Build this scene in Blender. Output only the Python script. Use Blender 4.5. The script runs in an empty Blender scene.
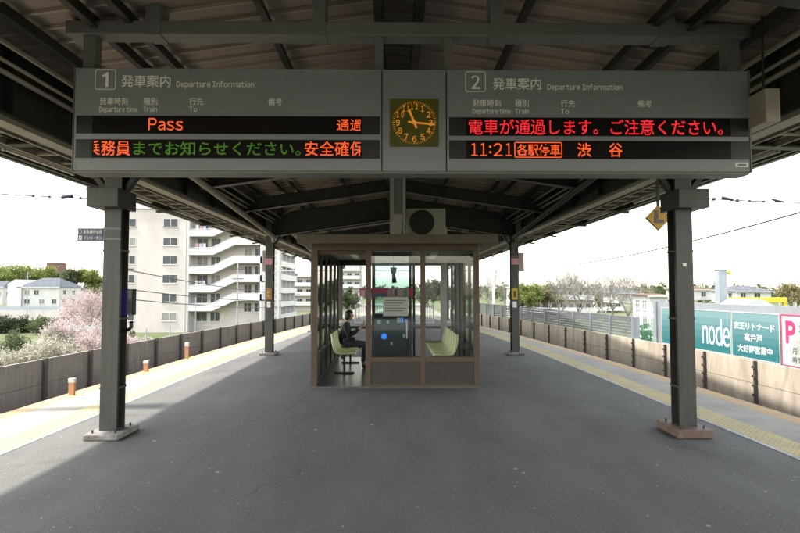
import bpy, bmesh, math, random
from mathutils import Vector, Matrix
R = math.radians
rnd = random.Random(7)
scene = bpy.context.scene
COL = scene.collection

# ------------------------------------------------------------------ camera
F = 533.3                      # focal length in photograph pixels (24 mm on a 36 mm sensor)
EYE = 1.70
PITCH = math.atan(23.5 / F)
YAW = math.atan(6 / F)
cam_d = bpy.data.cameras.new('camera')
cam_d.lens = 24; cam_d.sensor_width = 36; cam_d.clip_start = 0.05; cam_d.clip_end = 5000
cam = bpy.data.objects.new('camera', cam_d); COL.objects.link(cam)
cam.location = (0, 0, EYE); cam.rotation_euler = (R(90) + PITCH, 0, -YAW)
scene.camera = cam

# ------------------------------------------------------------------ sky, sun, exposure
SUN = Vector((-1.0, -0.16, 1.68)).normalized()      # towards the sun: left of the platform
elev = math.asin(SUN.z)
w = bpy.data.worlds.new('World'); scene.world = w; w.use_nodes = True
nt = w.node_tree; nt.nodes.clear()
sky = nt.nodes.new('ShaderNodeTexSky'); sky.sky_type = 'NISHITA'; sky.sun_disc = False
sky.sun_elevation = elev; sky.sun_rotation = math.atan2(SUN.x, SUN.y)
sky.air_density = 2.2; sky.dust_density = 1.5; sky.ozone_density = 1.0
bg = nt.nodes.new('ShaderNodeBackground'); bg.inputs[1].default_value = 0.15
wo = nt.nodes.new('ShaderNodeOutputWorld')
hs = nt.nodes.new('ShaderNodeHueSaturation'); hs.inputs['Saturation'].default_value = 0.38      # milky spring haze
nt.links.new(sky.outputs[0], hs.inputs['Color']); nt.links.new(hs.outputs[0], bg.inputs[0]); nt.links.new(bg.outputs[0], wo.inputs[0])
sl = bpy.data.lights.new('sun', 'SUN'); sl.energy = 2.0; sl.angle = R(1.5); sl.color = (1.0, 0.95, 0.87)
so = bpy.data.objects.new('sun', sl); COL.objects.link(so)
so.rotation_euler = SUN.to_track_quat('Z', 'Y').to_euler(); so.location = (-30, -5, 60)
scene.view_settings.view_transform = 'Standard'; scene.view_settings.look = 'None'
scene.view_settings.gamma = 1; scene.view_settings.use_curve_mapping = False
scene.view_settings.exposure = 2.4
cy = scene.cycles
cy.max_bounces = 10; cy.diffuse_bounces = 5; cy.glossy_bounces = 4; cy.transmission_bounces = 8
cy.transparent_max_bounces = 24; cy.caustics_reflective = False; cy.caustics_refractive = False

# ------------------------------------------------------------------ pixel -> point at depth Y
def at(px, py, Y):
    u = (px - 400) / F; v = (266.5 - py) / F
    d = Vector((u, math.cos(PITCH) - v * math.sin(PITCH), math.sin(PITCH) + v * math.cos(PITCH)))
    d.rotate(Matrix.Rotation(-YAW, 3, 'Z'))
    t = Y / d.y
    return Vector((d.x * t, Y, EYE + d.z * t))

# ------------------------------------------------------------------ materials
MATS = {}
def mat(name, col, rough=0.6, metal=0.0, var=0.0, scale=3.0, col2=None, stretch=(1, 1, 1), bump=0.0, bscale=40.0,
        spec=0.5, emit=None, es=0.0, speck=None, detail=6.0):
    if name in MATS: return MATS[name]
    m = bpy.data.materials.new(name); m.use_nodes = True
    n = m.node_tree.nodes; l = m.node_tree.links
    p = n['Principled BSDF']
    p.inputs['Roughness'].default_value = rough; p.inputs['Metallic'].default_value = metal
    p.inputs['Specular IOR Level'].default_value = spec
    c1 = (*col, 1)
    p.inputs['Base Color'].default_value = c1
    if emit:
        p.inputs['Emission Color'].default_value = (*emit, 1); p.inputs['Emission Strength'].default_value = es
    geo = n.new('ShaderNodeNewGeometry'); mp = n.new('ShaderNodeMapping')
    l.new(geo.outputs['Position'], mp.inputs[0]); mp.inputs['Scale'].default_value = stretch
    last = None
    if var or col2:
        if col2 is None:
            col2 = tuple(max(0, c * (1 - var)) for c in col); c1 = (*[min(1, c * (1 + var)) for c in col], 1)
        no = n.new('ShaderNodeTexNoise'); no.inputs['Scale'].default_value = scale; no.inputs['Detail'].default_value = detail
        no.inputs['Roughness'].default_value = 0.6
        l.new(mp.outputs[0], no.inputs['Vector'])
        rp = n.new('ShaderNodeValToRGB'); rp.color_ramp.elements[0].position = 0.34; rp.color_ramp.elements[1].position = 0.66
        rp.color_ramp.elements[0].color = c1; rp.color_ramp.elements[1].color = (*col2, 1)
        l.new(no.outputs['Fac'], rp.inputs[0]); last = rp.outputs[0]
    if speck:                                     # (scale, threshold, colour, strength): small spots with a shape of their own
        for sc_, th, sc_col, st in speck:
            vo = n.new('ShaderNodeTexVoronoi'); vo.inputs['Scale'].default_value = sc_
            l.new(geo.outputs['Position'], vo.inputs['Vector'])
            wn = n.new('ShaderNodeTexNoise'); wn.inputs['Scale'].default_value = sc_ * .45; l.new(geo.outputs['Position'], wn.inputs['Vector'])
            mu = n.new('ShaderNodeMath'); mu.operation = 'MULTIPLY_ADD'
            l.new(wn.outputs['Fac'], mu.inputs[0]); mu.inputs[1].default_value = 0.9; mu.inputs[2].default_value = 0
            ad = n.new('ShaderNodeMath'); ad.operation = 'ADD'; l.new(vo.outputs['Distance'], ad.inputs[0]); l.new(mu.outputs[0], ad.inputs[1])
            rr = n.new('ShaderNodeValToRGB'); rr.color_ramp.elements[0].position = th; rr.color_ramp.elements[1].position = th + 0.05
            rr.color_ramp.elements[0].color = (st, st, st, 1); rr.color_ramp.elements[1].color = (0, 0, 0, 1)
            l.new(ad.outputs[0], rr.inputs[0])
            mx = n.new('ShaderNodeMix'); mx.data_type = 'RGBA'
            l.new(rr.outputs[0], mx.inputs['Factor'])
            if last: l.new(last, mx.inputs[6])
            else: mx.inputs[6].default_value = c1
            mx.inputs[7].default_value = (*sc_col, 1); last = mx.outputs[2]
    if last: l.new(last, p.inputs['Base Color'])
    if bump:
        nb = n.new('ShaderNodeTexNoise'); nb.inputs['Scale'].default_value = bscale; nb.inputs['Detail'].default_value = 4
        l.new(geo.outputs['Position'], nb.inputs['Vector'])
        bp = n.new('ShaderNodeBump'); bp.inputs['Strength'].default_value = bump; bp.inputs['Distance'].default_value = 0.01
        l.new(nb.outputs['Fac'], bp.inputs['Height']); l.new(bp.outputs[0], p.inputs['Normal'])
    MATS[name] = m
    return m

def glass_mat(name, tint=(1, 1, 1), refl=0.12):
    """thin pane: mostly see-through, fresnel reflection"""
    if name in MATS: return MATS[name]
    m = bpy.data.materials.new(name); m.use_nodes = True
    n = m.node_tree.nodes; l = m.node_tree.links; n.clear()
    o = n.new('ShaderNodeOutputMaterial'); t = n.new('ShaderNodeBsdfTransparent'); t.inputs[0].default_value = (*tint, 1)
    g = n.new('ShaderNodeBsdfGlossy'); g.inputs['Roughness'].default_value = 0.015
    fr = n.new('ShaderNodeFresnel'); fr.inputs[0].default_value = 1.45
    ad = n.new('ShaderNodeMath'); ad.operation = 'MULTIPLY_ADD'; ad.inputs[1].default_value = 1.0; ad.inputs[2].default_value = refl - 0.04
    l.new(fr.outputs[0], ad.inputs[0]); ad.use_clamp = True
    mx = n.new('ShaderNodeMixShader'); l.new(ad.outputs[0], mx.inputs[0]); l.new(t.outputs[0], mx.inputs[1]); l.new(g.outputs[0], mx.inputs[2])
    l.new(mx.outputs[0], o.inputs[0]); MATS[name] = m
    return m

def leaf_mat(name, c1, c2, scale=0.8, trans=0.35):
    if name in MATS: return MATS[name]
    m = bpy.data.materials.new(name); m.use_nodes = True
    n = m.node_tree.nodes; l = m.node_tree.links; n.clear()
    o = n.new('ShaderNodeOutputMaterial'); geo = n.new('ShaderNodeNewGeometry')
    no = n.new('ShaderNodeTexNoise'); no.inputs['Scale'].default_value = scale; no.inputs['Detail'].default_value = 8; no.inputs['Roughness'].default_value = .75
    l.new(geo.outputs['Position'], no.inputs['Vector'])
    rp = n.new('ShaderNodeValToRGB'); rp.color_ramp.elements[0].position = .36; rp.color_ramp.elements[1].position = .64
    rp.color_ramp.elements[0].color = (*c1, 1); rp.color_ramp.elements[1].color = (*c2, 1)
    l.new(no.outputs['Fac'], rp.inputs[0])
    d = n.new('ShaderNodeBsdfDiffuse'); tr = n.new('ShaderNodeBsdfTranslucent')
    l.new(rp.outputs[0], d.inputs[0]); l.new(rp.outputs[0], tr.inputs[0])
    mx = n.new('ShaderNodeMixShader'); mx.inputs[0].default_value = trans
    l.new(d.outputs[0], mx.inputs[1]); l.new(tr.outputs[0], mx.inputs[2]); l.new(mx.outputs[0], o.inputs[0])
    MATS[name] = m
    return m

M_ASPH = mat('asphalt', (.128, .124, .120), .85, col2=(.088, .085, .082), scale=1.1, stretch=(1.3, .45, 1), bump=.9, bscale=130, spec=.3,
             speck=[(150, .68, (.045, .043, .041), .8), (110, .58, (.30, .29, .28), .75), (16, .405, (.42, .41, .39), .85), (6.3, .385, (.34, .33, .315), .75)])
M_ASPH2 = mat('asphalt_patch', (.142, .138, .132), .85, col2=(.105, .101, .097), scale=3.5, bump=.4, bscale=150, spec=.3)
M_CONC = mat('edge_concrete', (.26, .238, .205), .85, col2=(.19, .174, .15), scale=1.6, bump=.2, bscale=90, speck=[(2.3, .35, (.13, .13, .125), .6)])
M_EDGE = mat('edge_paint', (.36, .215, .075), .8, col2=(.26, .19, .11), scale=4, bump=.15)
M_TACT = mat('tactile_tile', (.385, .305, .135), .7, col2=(.30, .25, .13), scale=2.2)
M_WHITE_LINE = mat('line_paint', (.34, .335, .32), .7, col2=(.2, .195, .185), scale=5)
M_BALLAST = mat('ballast', (.16, .14, .12), .95, col2=(.09, .08, .07), scale=14, bump=.8, bscale=25)
M_RAIL = mat('rail_steel', (.3, .24, .2), .4, .8)
M_GROUND = mat('soil_and_grass', (.055, .075, .028), .95, col2=(.10, .10, .06), scale=.2, spec=.05, bump=.3, bscale=6)
M_STEEL = mat('dark_steel_paint', (.032, .031, .029), .5, col2=(.023, .022, .021), scale=4, bump=.05)
M_COLP = mat('column_paint', (.054, .052, .049), .42, col2=(.033, .032, .030), scale=2.5, stretch=(6, 6, .5), bump=.08, bscale=20, speck=[(7, .30, (.20, .19, .175), .8), (3.3, .33, (.075, .05, .035), .7)])
M_BEIGE = mat('beige_duct', (.36, .33, .28), .55, col2=(.28, .25, .21), scale=3)
M_DECK = mat('roof_deck', (.36, .30, .265), .7, col2=(.28, .23, .20), scale=1.4, stretch=(1, 2, 1))
M_RIB = mat('deck_seam', (.40, .35, .30), .5)
M_SIGNGREY = mat('board_grey', (.245, .258, .288), .5, col2=(.228, .24, .266), scale=2, bump=.02)
M_BEAMGREY = mat('beam_grey', (.165, .172, .168), .5, col2=(.14, .146, .142), scale=3)
M_LEDGLASS = mat('display_glass', (.012, .010, .011), .18, spec=.35)
M_LEDRIM = mat('display_surround', (.018, .019, .022), .3)
M_LETTER = mat('pale_lettering', (.93, .93, .90), .6)
M_RED = mat('led_red', (.05, 0, 0), .5, emit=(1.0, .022, .035), es=.21)
M_ORANGE = mat('led_orange', (.05, .01, 0), .5, emit=(1.0, .115, .025), es=.235)
M_AMBER = mat('led_amber', (.05, .02, 0), .5, emit=(1.0, .36, .035), es=.095)
M_GREEN = mat('led_green', (.01, .03, 0), .5, emit=(.30, 1.0, .05), es=.03)
M_CLOCKFACE = mat('clock_face', (.06, .058, .012), .22, col2=(.04, .045, .012), scale=9, emit=(.9, .75, .08), es=.0034)
M_BRONZE = mat('bronze_frame', (.098, .066, .047), .45, .2, col2=(.08, .054, .039), scale=5)
M_LOUV = mat('kick_panel', (.055, .046, .042), .55, col2=(.045, .038, .035), scale=6)
M_FASCIA = mat('shelter_fascia', (.12, .097, .075), .6, col2=(.10, .08, .062), scale=3)
M_GLASS = glass_mat('clear_glass', (.965, .98, .98), .04)
M_TINT = glass_mat('tinted_glass', (.66, .80, .80), .06)
M_FLOOR = mat('tile_floor', (.12, .12, .12), .28, col2=(.09, .09, .092), scale=4)
M_SEAT = mat('lime_plastic', (.68, .69, .37), .35, col2=(.64, .65, .34), scale=3)
M_CHROME = mat('bare_metal', (.5, .5, .5), .35, .9)
M_ACW = mat('ac_white', (.44, .43, .38), .5, col2=(.38, .37, .33), scale=4)
M_BLACK = mat('black_plastic', (.015, .015, .016), .45)
M_WALLL = mat('brown_board_wall', (.215, .19, .175), .85, col2=(.15, .132, .122), scale=2.2, stretch=(5, 5, .6), bump=.25, bscale=14, speck=[(.8, .48, (.13, .115, .108), .6), (2.3, .40, (.30, .27, .25), .5)])
M_WALLR = mat('stained_concrete', (.42, .36, .29), .9, col2=(.28, .235, .185), scale=1.6, stretch=(2, 2, .55), bump=.25, bscale=30)
M_POST = mat('rusty_post', (.055, .042, .035), .7, col2=(.035, .03, .028), scale=6)
M_FENCE = mat('galvanised_slat', (.26, .285, .31), .5, .2, col2=(.22, .24, .265), scale=3)
M_WHITE = mat('white_paint', (.46, .455, .44), .6, col2=(.39, .385, .37), scale=.7)
M_APT = mat('pale_render', (.42, .372, .345), .85, col2=(.35, .31, .288), scale=.35, stretch=(1, 1, .35))
M_PARA = mat('balcony_white', (.48, .47, .455), .75, col2=(.41, .40, .39), scale=.5)
M_WIN = mat('window_glass_dark', (.06, .066, .07), .3, col2=(.03, .033, .036), scale=.9, spec=.25)
M_CURT = mat('window_curtain', (.20, .19, .175), .6, col2=(.13, .125, .12), scale=2)
M_WINF = mat('window_frame', (.42, .41, .40), .5)
M_ROOFG = mat('slate_roof', (.085, .09, .10), .9, col2=(.06, .065, .075), scale=1.2, spec=.05)
M_BROWNROOF = mat('brown_tile', (.09, .06, .045), .9, var=.2, spec=.05)
M_TEALROOF = mat('teal_sheet_roof', (.22, .42, .46), .5, var=.1)
M_TEALB = mat('billboard_teal', (.01, .17, .19), .5)
M_TEALTOP = mat('billboard_pale_teal', (.30, .50, .51), .5)
M_BILLW = mat('billboard_white', (.42, .41, .38), .5)
M_PINK = mat('magenta_print', (.42, .03, .12), .5)
M_TXT = mat('dark_print', (.07, .08, .09), .6)
M_GREENPR = mat('green_print', (.35, .6, .35), .6)
M_BLUESIGN = mat('navy_sign', (.045, .055, .12), .4)
M_PURPLE = mat('violet_sign', (.055, .028, .30), .45)
M_YELLOW = mat('yellow_paint', (.52, .36, .01), .5)
M_LYEL = mat('diamond_yellow', (.60, .34, .03), .5)
M_LGREY = mat('grey_letter', (.12, .12, .13), .5)
M_PINKS = mat('pink_sign', (.58, .27, .31), .5)
M_MAUVE = mat('mauve_plate', (.40, .30, .33), .5)
M_PAPER = mat('paper', (.8, .8, .78), .8)
M_FOOT = mat('painted_footing', (.10, .055, .042), .7, col2=(.16, .11, .09), scale=9)
M_FOOTC = mat('concrete_footing', (.26, .25, .24), .9, col2=(.12, .1, .09), scale=7, bump=.3)
M_TUBE = mat('lamp_tube', (.75, .75, .74), .3)
M_ORPOST = mat('orange_marker', (.36, .17, .085), .6)
M_TRUNK = mat('bark', (.085, .065, .052), .9, var=.25, scale=6)
M_TWIG = mat('bare_twigs', (.16, .145, .13), .9, var=.2, scale=1)
M_WIRE = mat('wire', (.025, .025, .028), .6)
M_INSUL = mat('insulator', (.03, .03, .05), .3)
M_BLUELAMP = mat('blue_lamp', (.02, .1, .6), .3, emit=(.05, .25, 1.0), es=.30)
M_SKIN = mat('skin', (.48, .29, .21), .55)
M_HAIR = mat('hair', (.012, .010, .009), .4)
M_JACKET = mat('navy_jacket', (.016, .018, .028), .8, col2=(.012, .013, .02), scale=20)
M_TROUS = mat('dark_trousers', (.03, .032, .045), .8)
M_SHOE = mat('shoe', (.012, .012, .012), .4)
M_BRICK = mat('brick_red', (.13, .062, .052), .8, var=.2)
L_SPRING = leaf_mat('spring_leaf', (.19, .21, .062), (.105, .14, .045), .35)
L_GREEN = leaf_mat('green_leaf', (.11, .13, .065), (.06, .078, .042), .8)
L_DARK = leaf_mat('evergreen_leaf', (.062, .078, .042), (.035, .046, .026), .9)
L_PINK = leaf_mat('cherry_blossom', (.52, .43, .42), (.36, .26, .26), 1.1)
L_WHITE = leaf_mat('white_blossom', (.46, .43, .38), (.24, .22, .15), 1.2)
L_DRY = leaf_mat('budding_leaf', (.22, .19, .09), (.13, .12, .07), 1.0)

# ------------------------------------------------------------------ objects
LOC = {}
def thing(name, label, cat, loc=(0, 0, 0), group=None):
    o = bpy.data.objects.new(name, None); COL.objects.link(o); o.location = loc; o.empty_display_size = .2
    o['label'] = label; o['category'] = cat
    if group: o['group'] = group
    LOC[o.name] = Vector(loc)
    return o
def tag(o, label, cat, group=None):
    o['label'] = label; o['category'] = cat
    if group: o['group'] = group
    return o
def kids(o): return [c for c in bpy.data.objects if c.parent == o]
def copy_tree(o, loc=None, label=None, group=None, parent=None, ks=None):
    if ks is None:
        ks = {}
        for c in bpy.data.objects:
            if c.parent: ks.setdefault(c.parent.name, []).append(c)
    c = o.copy(); COL.objects.link(c)
    if parent: c.parent = parent
    if loc is not None: c.location = loc; LOC[c.name] = Vector(loc)
    if label: c['label'] = label
    if group: c['group'] = group
    for k in ks.get(o.name, []): copy_tree(k, parent=c, ks=ks)
    return c

class MB:
    def __init__(s): s.v = []; s.f = []
    def add(s, vs, fs):
        b = len(s.v); s.v += [tuple(v) for v in vs]; s.f += [tuple(b + i for i in f) for f in fs]; return s
    def box(s, x0, x1, y0, y1, z0, z1):
        return s.add([(x, y, z) for z in (z0, z1) for x, y in ((x0, y0), (x1, y0), (x1, y1), (x0, y1))],
                     [(3, 2, 1, 0), (4, 5, 6, 7), (0, 1, 5, 4), (1, 2, 6, 5), (2, 3, 7, 6), (3, 0, 4, 7)])
    def ob(s, Fr, u0, u1, v0, v1, n0, n1):
        O, U, N = Fr; V = Vector((0, 0, 1))
        if N.cross(U).z > 0: pass
        P = lambda u, v, n: O + U * u + V * v + N * n
        vs = [P(u, v, n) for v in (v0, v1) for u, n in ((u0, n0), (u1, n0), (u1, n1), (u0, n1))]
        fs = [(3, 2, 1, 0), (4, 5, 6, 7), (0, 1, 5, 4), (1, 2, 6, 5), (2, 3, 7, 6), (3, 0, 4, 7)]
        if U.cross(N).z < 0: fs = [f[::-1] for f in fs]
        return s.add(vs, fs)
    def prism(s, pts, dvec):
        """closed polygon pts (3-D) extruded by dvec"""
        d = Vector(dvec); n = len(pts); p = [Vector(q) for q in pts]
        nrm = Vector((0, 0, 0))
        for i in range(n): nrm += p[i].cross(p[(i + 1) % n])
        if nrm.dot(d) > 0: p = p[::-1]
        s.add(p + [q + d for q in p], [tuple(range(n)), tuple(range(2 * n - 1, n - 1, -1))] +
              [(i, n + i, n + (i + 1) % n, (i + 1) % n) for i in range(n)])
        return s
    def bar(s, a, b, w, h=None, up=(0, 0, 1)):
        a = Vector(a); b = Vector(b); h = h or w; d = (b - a).normalized(); up = Vector(up)
        if abs(d.dot(up)) > .98: up = Vector((0, 1, 0))
        sd = d.cross(up).normalized(); u2 = sd.cross(d).normalized()
        q = [(-w / 2, -h / 2), (w / 2, -h / 2), (w / 2, h / 2), (-w / 2, h / 2)]
        vs = [p + sd * x + u2 * y for p in (a, b) for x, y in q]
        return s.add(vs, [(0, 1, 2, 3), (7, 6, 5, 4), (0, 4, 5, 1), (1, 5, 6, 2), (2, 6, 7, 3), (3, 7, 4, 0)])
    def tube(s, pts, r, n=8, r2=None, caps=True):
        pts = [Vector(p) for p in pts]; k = len(pts); b0 = len(s.v)
        prev = None
        for i, p in enumerate(pts):
            d = (pts[min(i + 1, k - 1)] - pts[max(i - 1, 0)]).normalized()
            if prev is None:
                up = Vector((0, 0, 1)) if abs(d.z) < .95 else Vector((0, 1, 0))
                sd = d.cross(up).normalized()
            else:
                sd = (prev - d * prev.dot(d)).normalized()
            prev = sd; u2 = sd.cross(d)
            rr = r if r2 is None else r + (r2 - r) * i / (k - 1)
            for j in range(n):
                a = 2 * math.pi * j / n
                s.v.append(tuple(p + (sd * math.cos(a) + u2 * math.sin(a)) * rr))
        for i in range(k - 1):
            for j in range(n):
                a = b0 + i * n + j; c = b0 + i * n + (j + 1) % n
                s.f.append((a, a + n, c + n, c))
        if caps:
            s.f.append(tuple(b0 + j for j in range(n))); s.f.append(tuple(b0 + (k - 1) * n + j for j in range(n - 1, -1, -1)))
        return s
    def disc(s, c, N, r, th, n=24):
        c = Vector(c); N = Vector(N).normalized(); return s.tube([c, c + N * th], r, n)
    def ball(s, c, r, n=10, m=6, sq=(1, 1, 1)):
        c = Vector(c); b = len(s.v)
        for i in range(m + 1):
            t = math.pi * i / m
            for j in range(n):
                a = 2 * math.pi * j / n
                s.v.append((c.x + r * sq[0] * math.sin(t) * math.cos(a), c.y + r * sq[1] * math.sin(t) * math.sin(a), c.z + r * sq[2] * math.cos(t)))
        for i in range(m):
            for j in range(n):
                s.f.append((b + i * n + j, b + (i + 1) * n + j, b + (i + 1) * n + (j + 1) % n, b + i * n + (j + 1) % n))
        return s
    def build(s, name, m, parent=None, smooth=False, bevel=0):
        off = Vector((0, 0, 0))
        if parent:
            r = parent
            while r.parent: r = r.parent
            off = LOC.get(r.name, off)
        me = bpy.data.meshes.new(name)
        me.from_pydata([(v[0] - off.x, v[1] - off.y, v[2] - off.z) for v in s.v], [], s.f); me.update()
        if smooth: me.polygons.foreach_set('use_smooth', [True] * len(me.polygons))
        me.materials.append(m)
        o = bpy.data.objects.new(name, me); COL.objects.link(o)
        if parent: o.parent = parent
        if bevel:
            b = o.modifiers.new('bevel', 'BEVEL'); b.width = bevel; b.segments = 2; b.limit_method = 'ANGLE'; b.angle_limit = R(40)
        return o
def box(x0, x1, y0, y1, z0, z1): return MB().box(min(x0, x1), max(x0, x1), min(y0, y1), max(y0, y1), z0, z1)
def struct(name, mb, m, smooth=False):
    o = mb.build(name, m, None, smooth); o['kind'] = 'structure'; return o

X_ = Vector((1, 0, 0)); Y_ = Vector((0, 1, 0)); Z_ = Vector((0, 0, 1))
GLYPHS = {}
def glyph(ch, bold):
    if (ch, bold) in GLYPHS: return GLYPHS[ch, bold]
    c = bpy.data.curves.new('g', 'FONT'); c.body = chr(ord(ch) + 0xFEE0); c.size = 1; c.offset = bold; c.resolution_u = 3
    t = bpy.data.objects.new('g', c); COL.objects.link(t); bpy.context.view_layer.update()
    me = bpy.data.meshes.new_from_object(t.evaluated_get(bpy.context.evaluated_depsgraph_get()))
    bpy.data.objects.remove(t); bpy.data.curves.remove(c)
    x0 = min(v.co.x for v in me.vertices); x1 = max(v.co.x for v in me.vertices)
    GLYPHS[ch, bold] = ([(v.co.x - x0, v.co.y) for v in me.vertices], [tuple(p.vertices) for p in me.polygons], x1 - x0)
    bpy.data.meshes.remove(me)
    return GLYPHS[ch, bold]
def latin(body, bold):
    vs = []; fs = []; x = 0
    for ch in body:
        if ch == ' ': x += .24; continue
        gv_, gf_, wd = glyph(ch, bold); b = len(vs)
        vs += [(x + q[0], q[1], 0) for q in gv_]; fs += [tuple(b + i for i in f) for f in gf_]; x += wd + .085
    me = bpy.data.meshes.new('latin'); me.from_pydata(vs, [], fs); me.update(); return me
def text(name, body, O, U, V, N, u0, u1, v0, v1, m, parent, bold=0.0, clip=None, depth=.0015, spacing=1.0, dots=0):
    """lettering fitted into the rectangle u0..u1, v0..v1 of a plane"""
    c = bpy.data.curves.new(name, 'FONT'); c.body = body; c.size = 1; c.offset = bold; c.space_character = spacing
    c.resolution_u = 3
    t = bpy.data.objects.new(name, c); COL.objects.link(t)
    bpy.context.view_layer.update()
    me = bpy.data.meshes.new_from_object(t.evaluated_get(bpy.context.evaluated_depsgraph_get()))
    bpy.data.objects.remove(t); bpy.data.curves.remove(c)
    if all(ord(q) < 127 for q in body): bpy.data.meshes.remove(me); me = latin(body, bold)
    bm = bmesh.new(); bm.from_mesh(me)
    xs = [v.co.x for v in bm.verts]; ys = [v.co.y for v in bm.verts]
    a, b, e, g = min(xs), max(xs), min(ys), max(ys)
    for v in bm.verts:
        v.co = Vector((u0 + (v.co.x - a) / (b - a) * (u1 - u0), v0 + (v.co.y - e) / (g - e) * (v1 - v0), 0))
    if clip:
        for co, no in (((clip[0], 0, 0), (-1, 0, 0)), ((clip[1], 0, 0), (1, 0, 0))):
            bmesh.ops.bisect_plane(bm, geom=bm.verts[:] + bm.edges[:] + bm.faces[:], plane_co=co, plane_no=no, clear_outer=True)
    if dots:
        bmesh.ops.triangulate(bm, faces=bm.faces[:])
        p = dots; cov = {}
        for f in bm.faces:
            a_, b_, c_ = [v.co for v in f.verts]
            d_ = (b_.x - a_.x) * (c_.y - a_.y) - (c_.x - a_.x) * (b_.y - a_.y)
            if abs(d_) < 1e-12: continue
            s2 = p / 3
            for i in range(int(math.floor((min(a_.x, b_.x, c_.x) - u0) / s2)), int(math.ceil((max(a_.x, b_.x, c_.x) - u0) / s2)) + 1):
                for j in range(int(math.floor((min(a_.y, b_.y, c_.y) - v0) / s2)), int(math.ceil((max(a_.y, b_.y, c_.y) - v0) / s2)) + 1):
                    x = u0 + (i + .5) * s2; y = v0 + (j + .5) * s2
                    w1 = ((x - a_.x) * (c_.y - a_.y) - (c_.x - a_.x) * (y - a_.y)) / d_; w2 = ((b_.x - a_.x) * (y - a_.y) - (x - a_.x) * (b_.y - a_.y)) / d_
                    if w1 >= 0 and w2 >= 0 and w1 + w2 <= 1: cov.setdefault((i // 3, j // 3), set()).add((i, j))
        bm.clear(); h_ = p * .44
        for (i, j), st in cov.items():
            if len(st) < 4: continue
            x = u0 + (i + .5) * p; y = v0 + (j + .5) * p
            bm.faces.new([bm.verts.new((x + q * h_, y + r * h_, 0)) for q, r in ((-1, -.5), (-.5, -1), (.5, -1), (1, -.5), (1, .5), (.5, 1), (-.5, 1), (-1, .5))])
    ex = bmesh.ops.extrude_face_region(bm, geom=bm.faces[:])
    for q in ex['geom']:
        if isinstance(q, bmesh.types.BMVert): q.co.z = depth
    bmesh.ops.recalc_face_normals(bm, faces=bm.faces[:])
    r = parent
    while r.parent: r = r.parent
    off = LOC.get(r.name, Vector((0, 0, 0)))
    for v in bm.verts: v.co = O + U * v.co.x + V * v.co.y + N * v.co.z - off
    bm.to_mesh(me); bm.free(); me.name = name
    me.materials.clear(); me.materials.append(m)
    o = bpy.data.objects.new(name, me); COL.objects.link(o); o.parent = parent
    return o

# ------------------------------------------------------------------ ground, platform, tracks
def E_(y):                                   # half width of the platform at depth y
    if y < 4: return 5.45
    if y < 26: return 5.45 - .0028 * (y - 4) ** 2
    return 5.45 - .0028 * 484 - .123 * (y - 26)
def W_(y): return E_(y) + 2.6                 # walls beyond the tracks
YS = [-16, -8, 0, 4] + [4 + 2 * i for i in range(1, 24)]     # to y = 50
def ribbon(f0, f1, z, ys=YS, sgn=1):
    m = MB()
    vs = []
    for y in ys: vs += [(sgn * f0(y), y, z), (sgn * f1(y), y, z)]
    fs = [(2 * i, 2 * i + 1, 2 * i + 3, 2 * i + 2) for i in range(len(ys) - 1)]
    if sgn < 0: fs = [f[::-1] for f in fs]
    return m.add(vs, fs)
def tin(y): return E_(y) - 1.40 if y < 8 else E_(y) - 1.40 + min(.35, (y - 8) * .022)
def tout(y): return tin(y) + .46

m = MB(); n = 0
gv = []; gf = []
for i in range(41):
    for j in range(41):
        x = -1500 + 75 * i; y = -600 + 75 * j
        gv.append((x, y, -4.6))
for i in range(40):
    for j in range(40): gf.append((i * 41 + j, (i + 1) * 41 + j, (i + 1) * 41 + j + 1, i * 41 + j + 1))
struct('ground', MB().add(gv, gf), M_GROUND)
tb = MB().box(-9.5, 9.5, -20, 46, -4.55, -1.25); tb.box(-6, 6, 46, 120, -4.55, -1.25)
struct('track_bed', tb, M_BALLAST)
for sg in (-1, 1):
    for k in (.75, 1.85):
        r = MB(); ys = YS
        for i in range(len(ys) - 1):
            r.bar((sg * (E_(ys[i]) + k), ys[i], -1.16), (sg * (E_(ys[i + 1]) + k), ys[i + 1], -1.16), .065, .15)
        struct('rail', r, M_RAIL)
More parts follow.
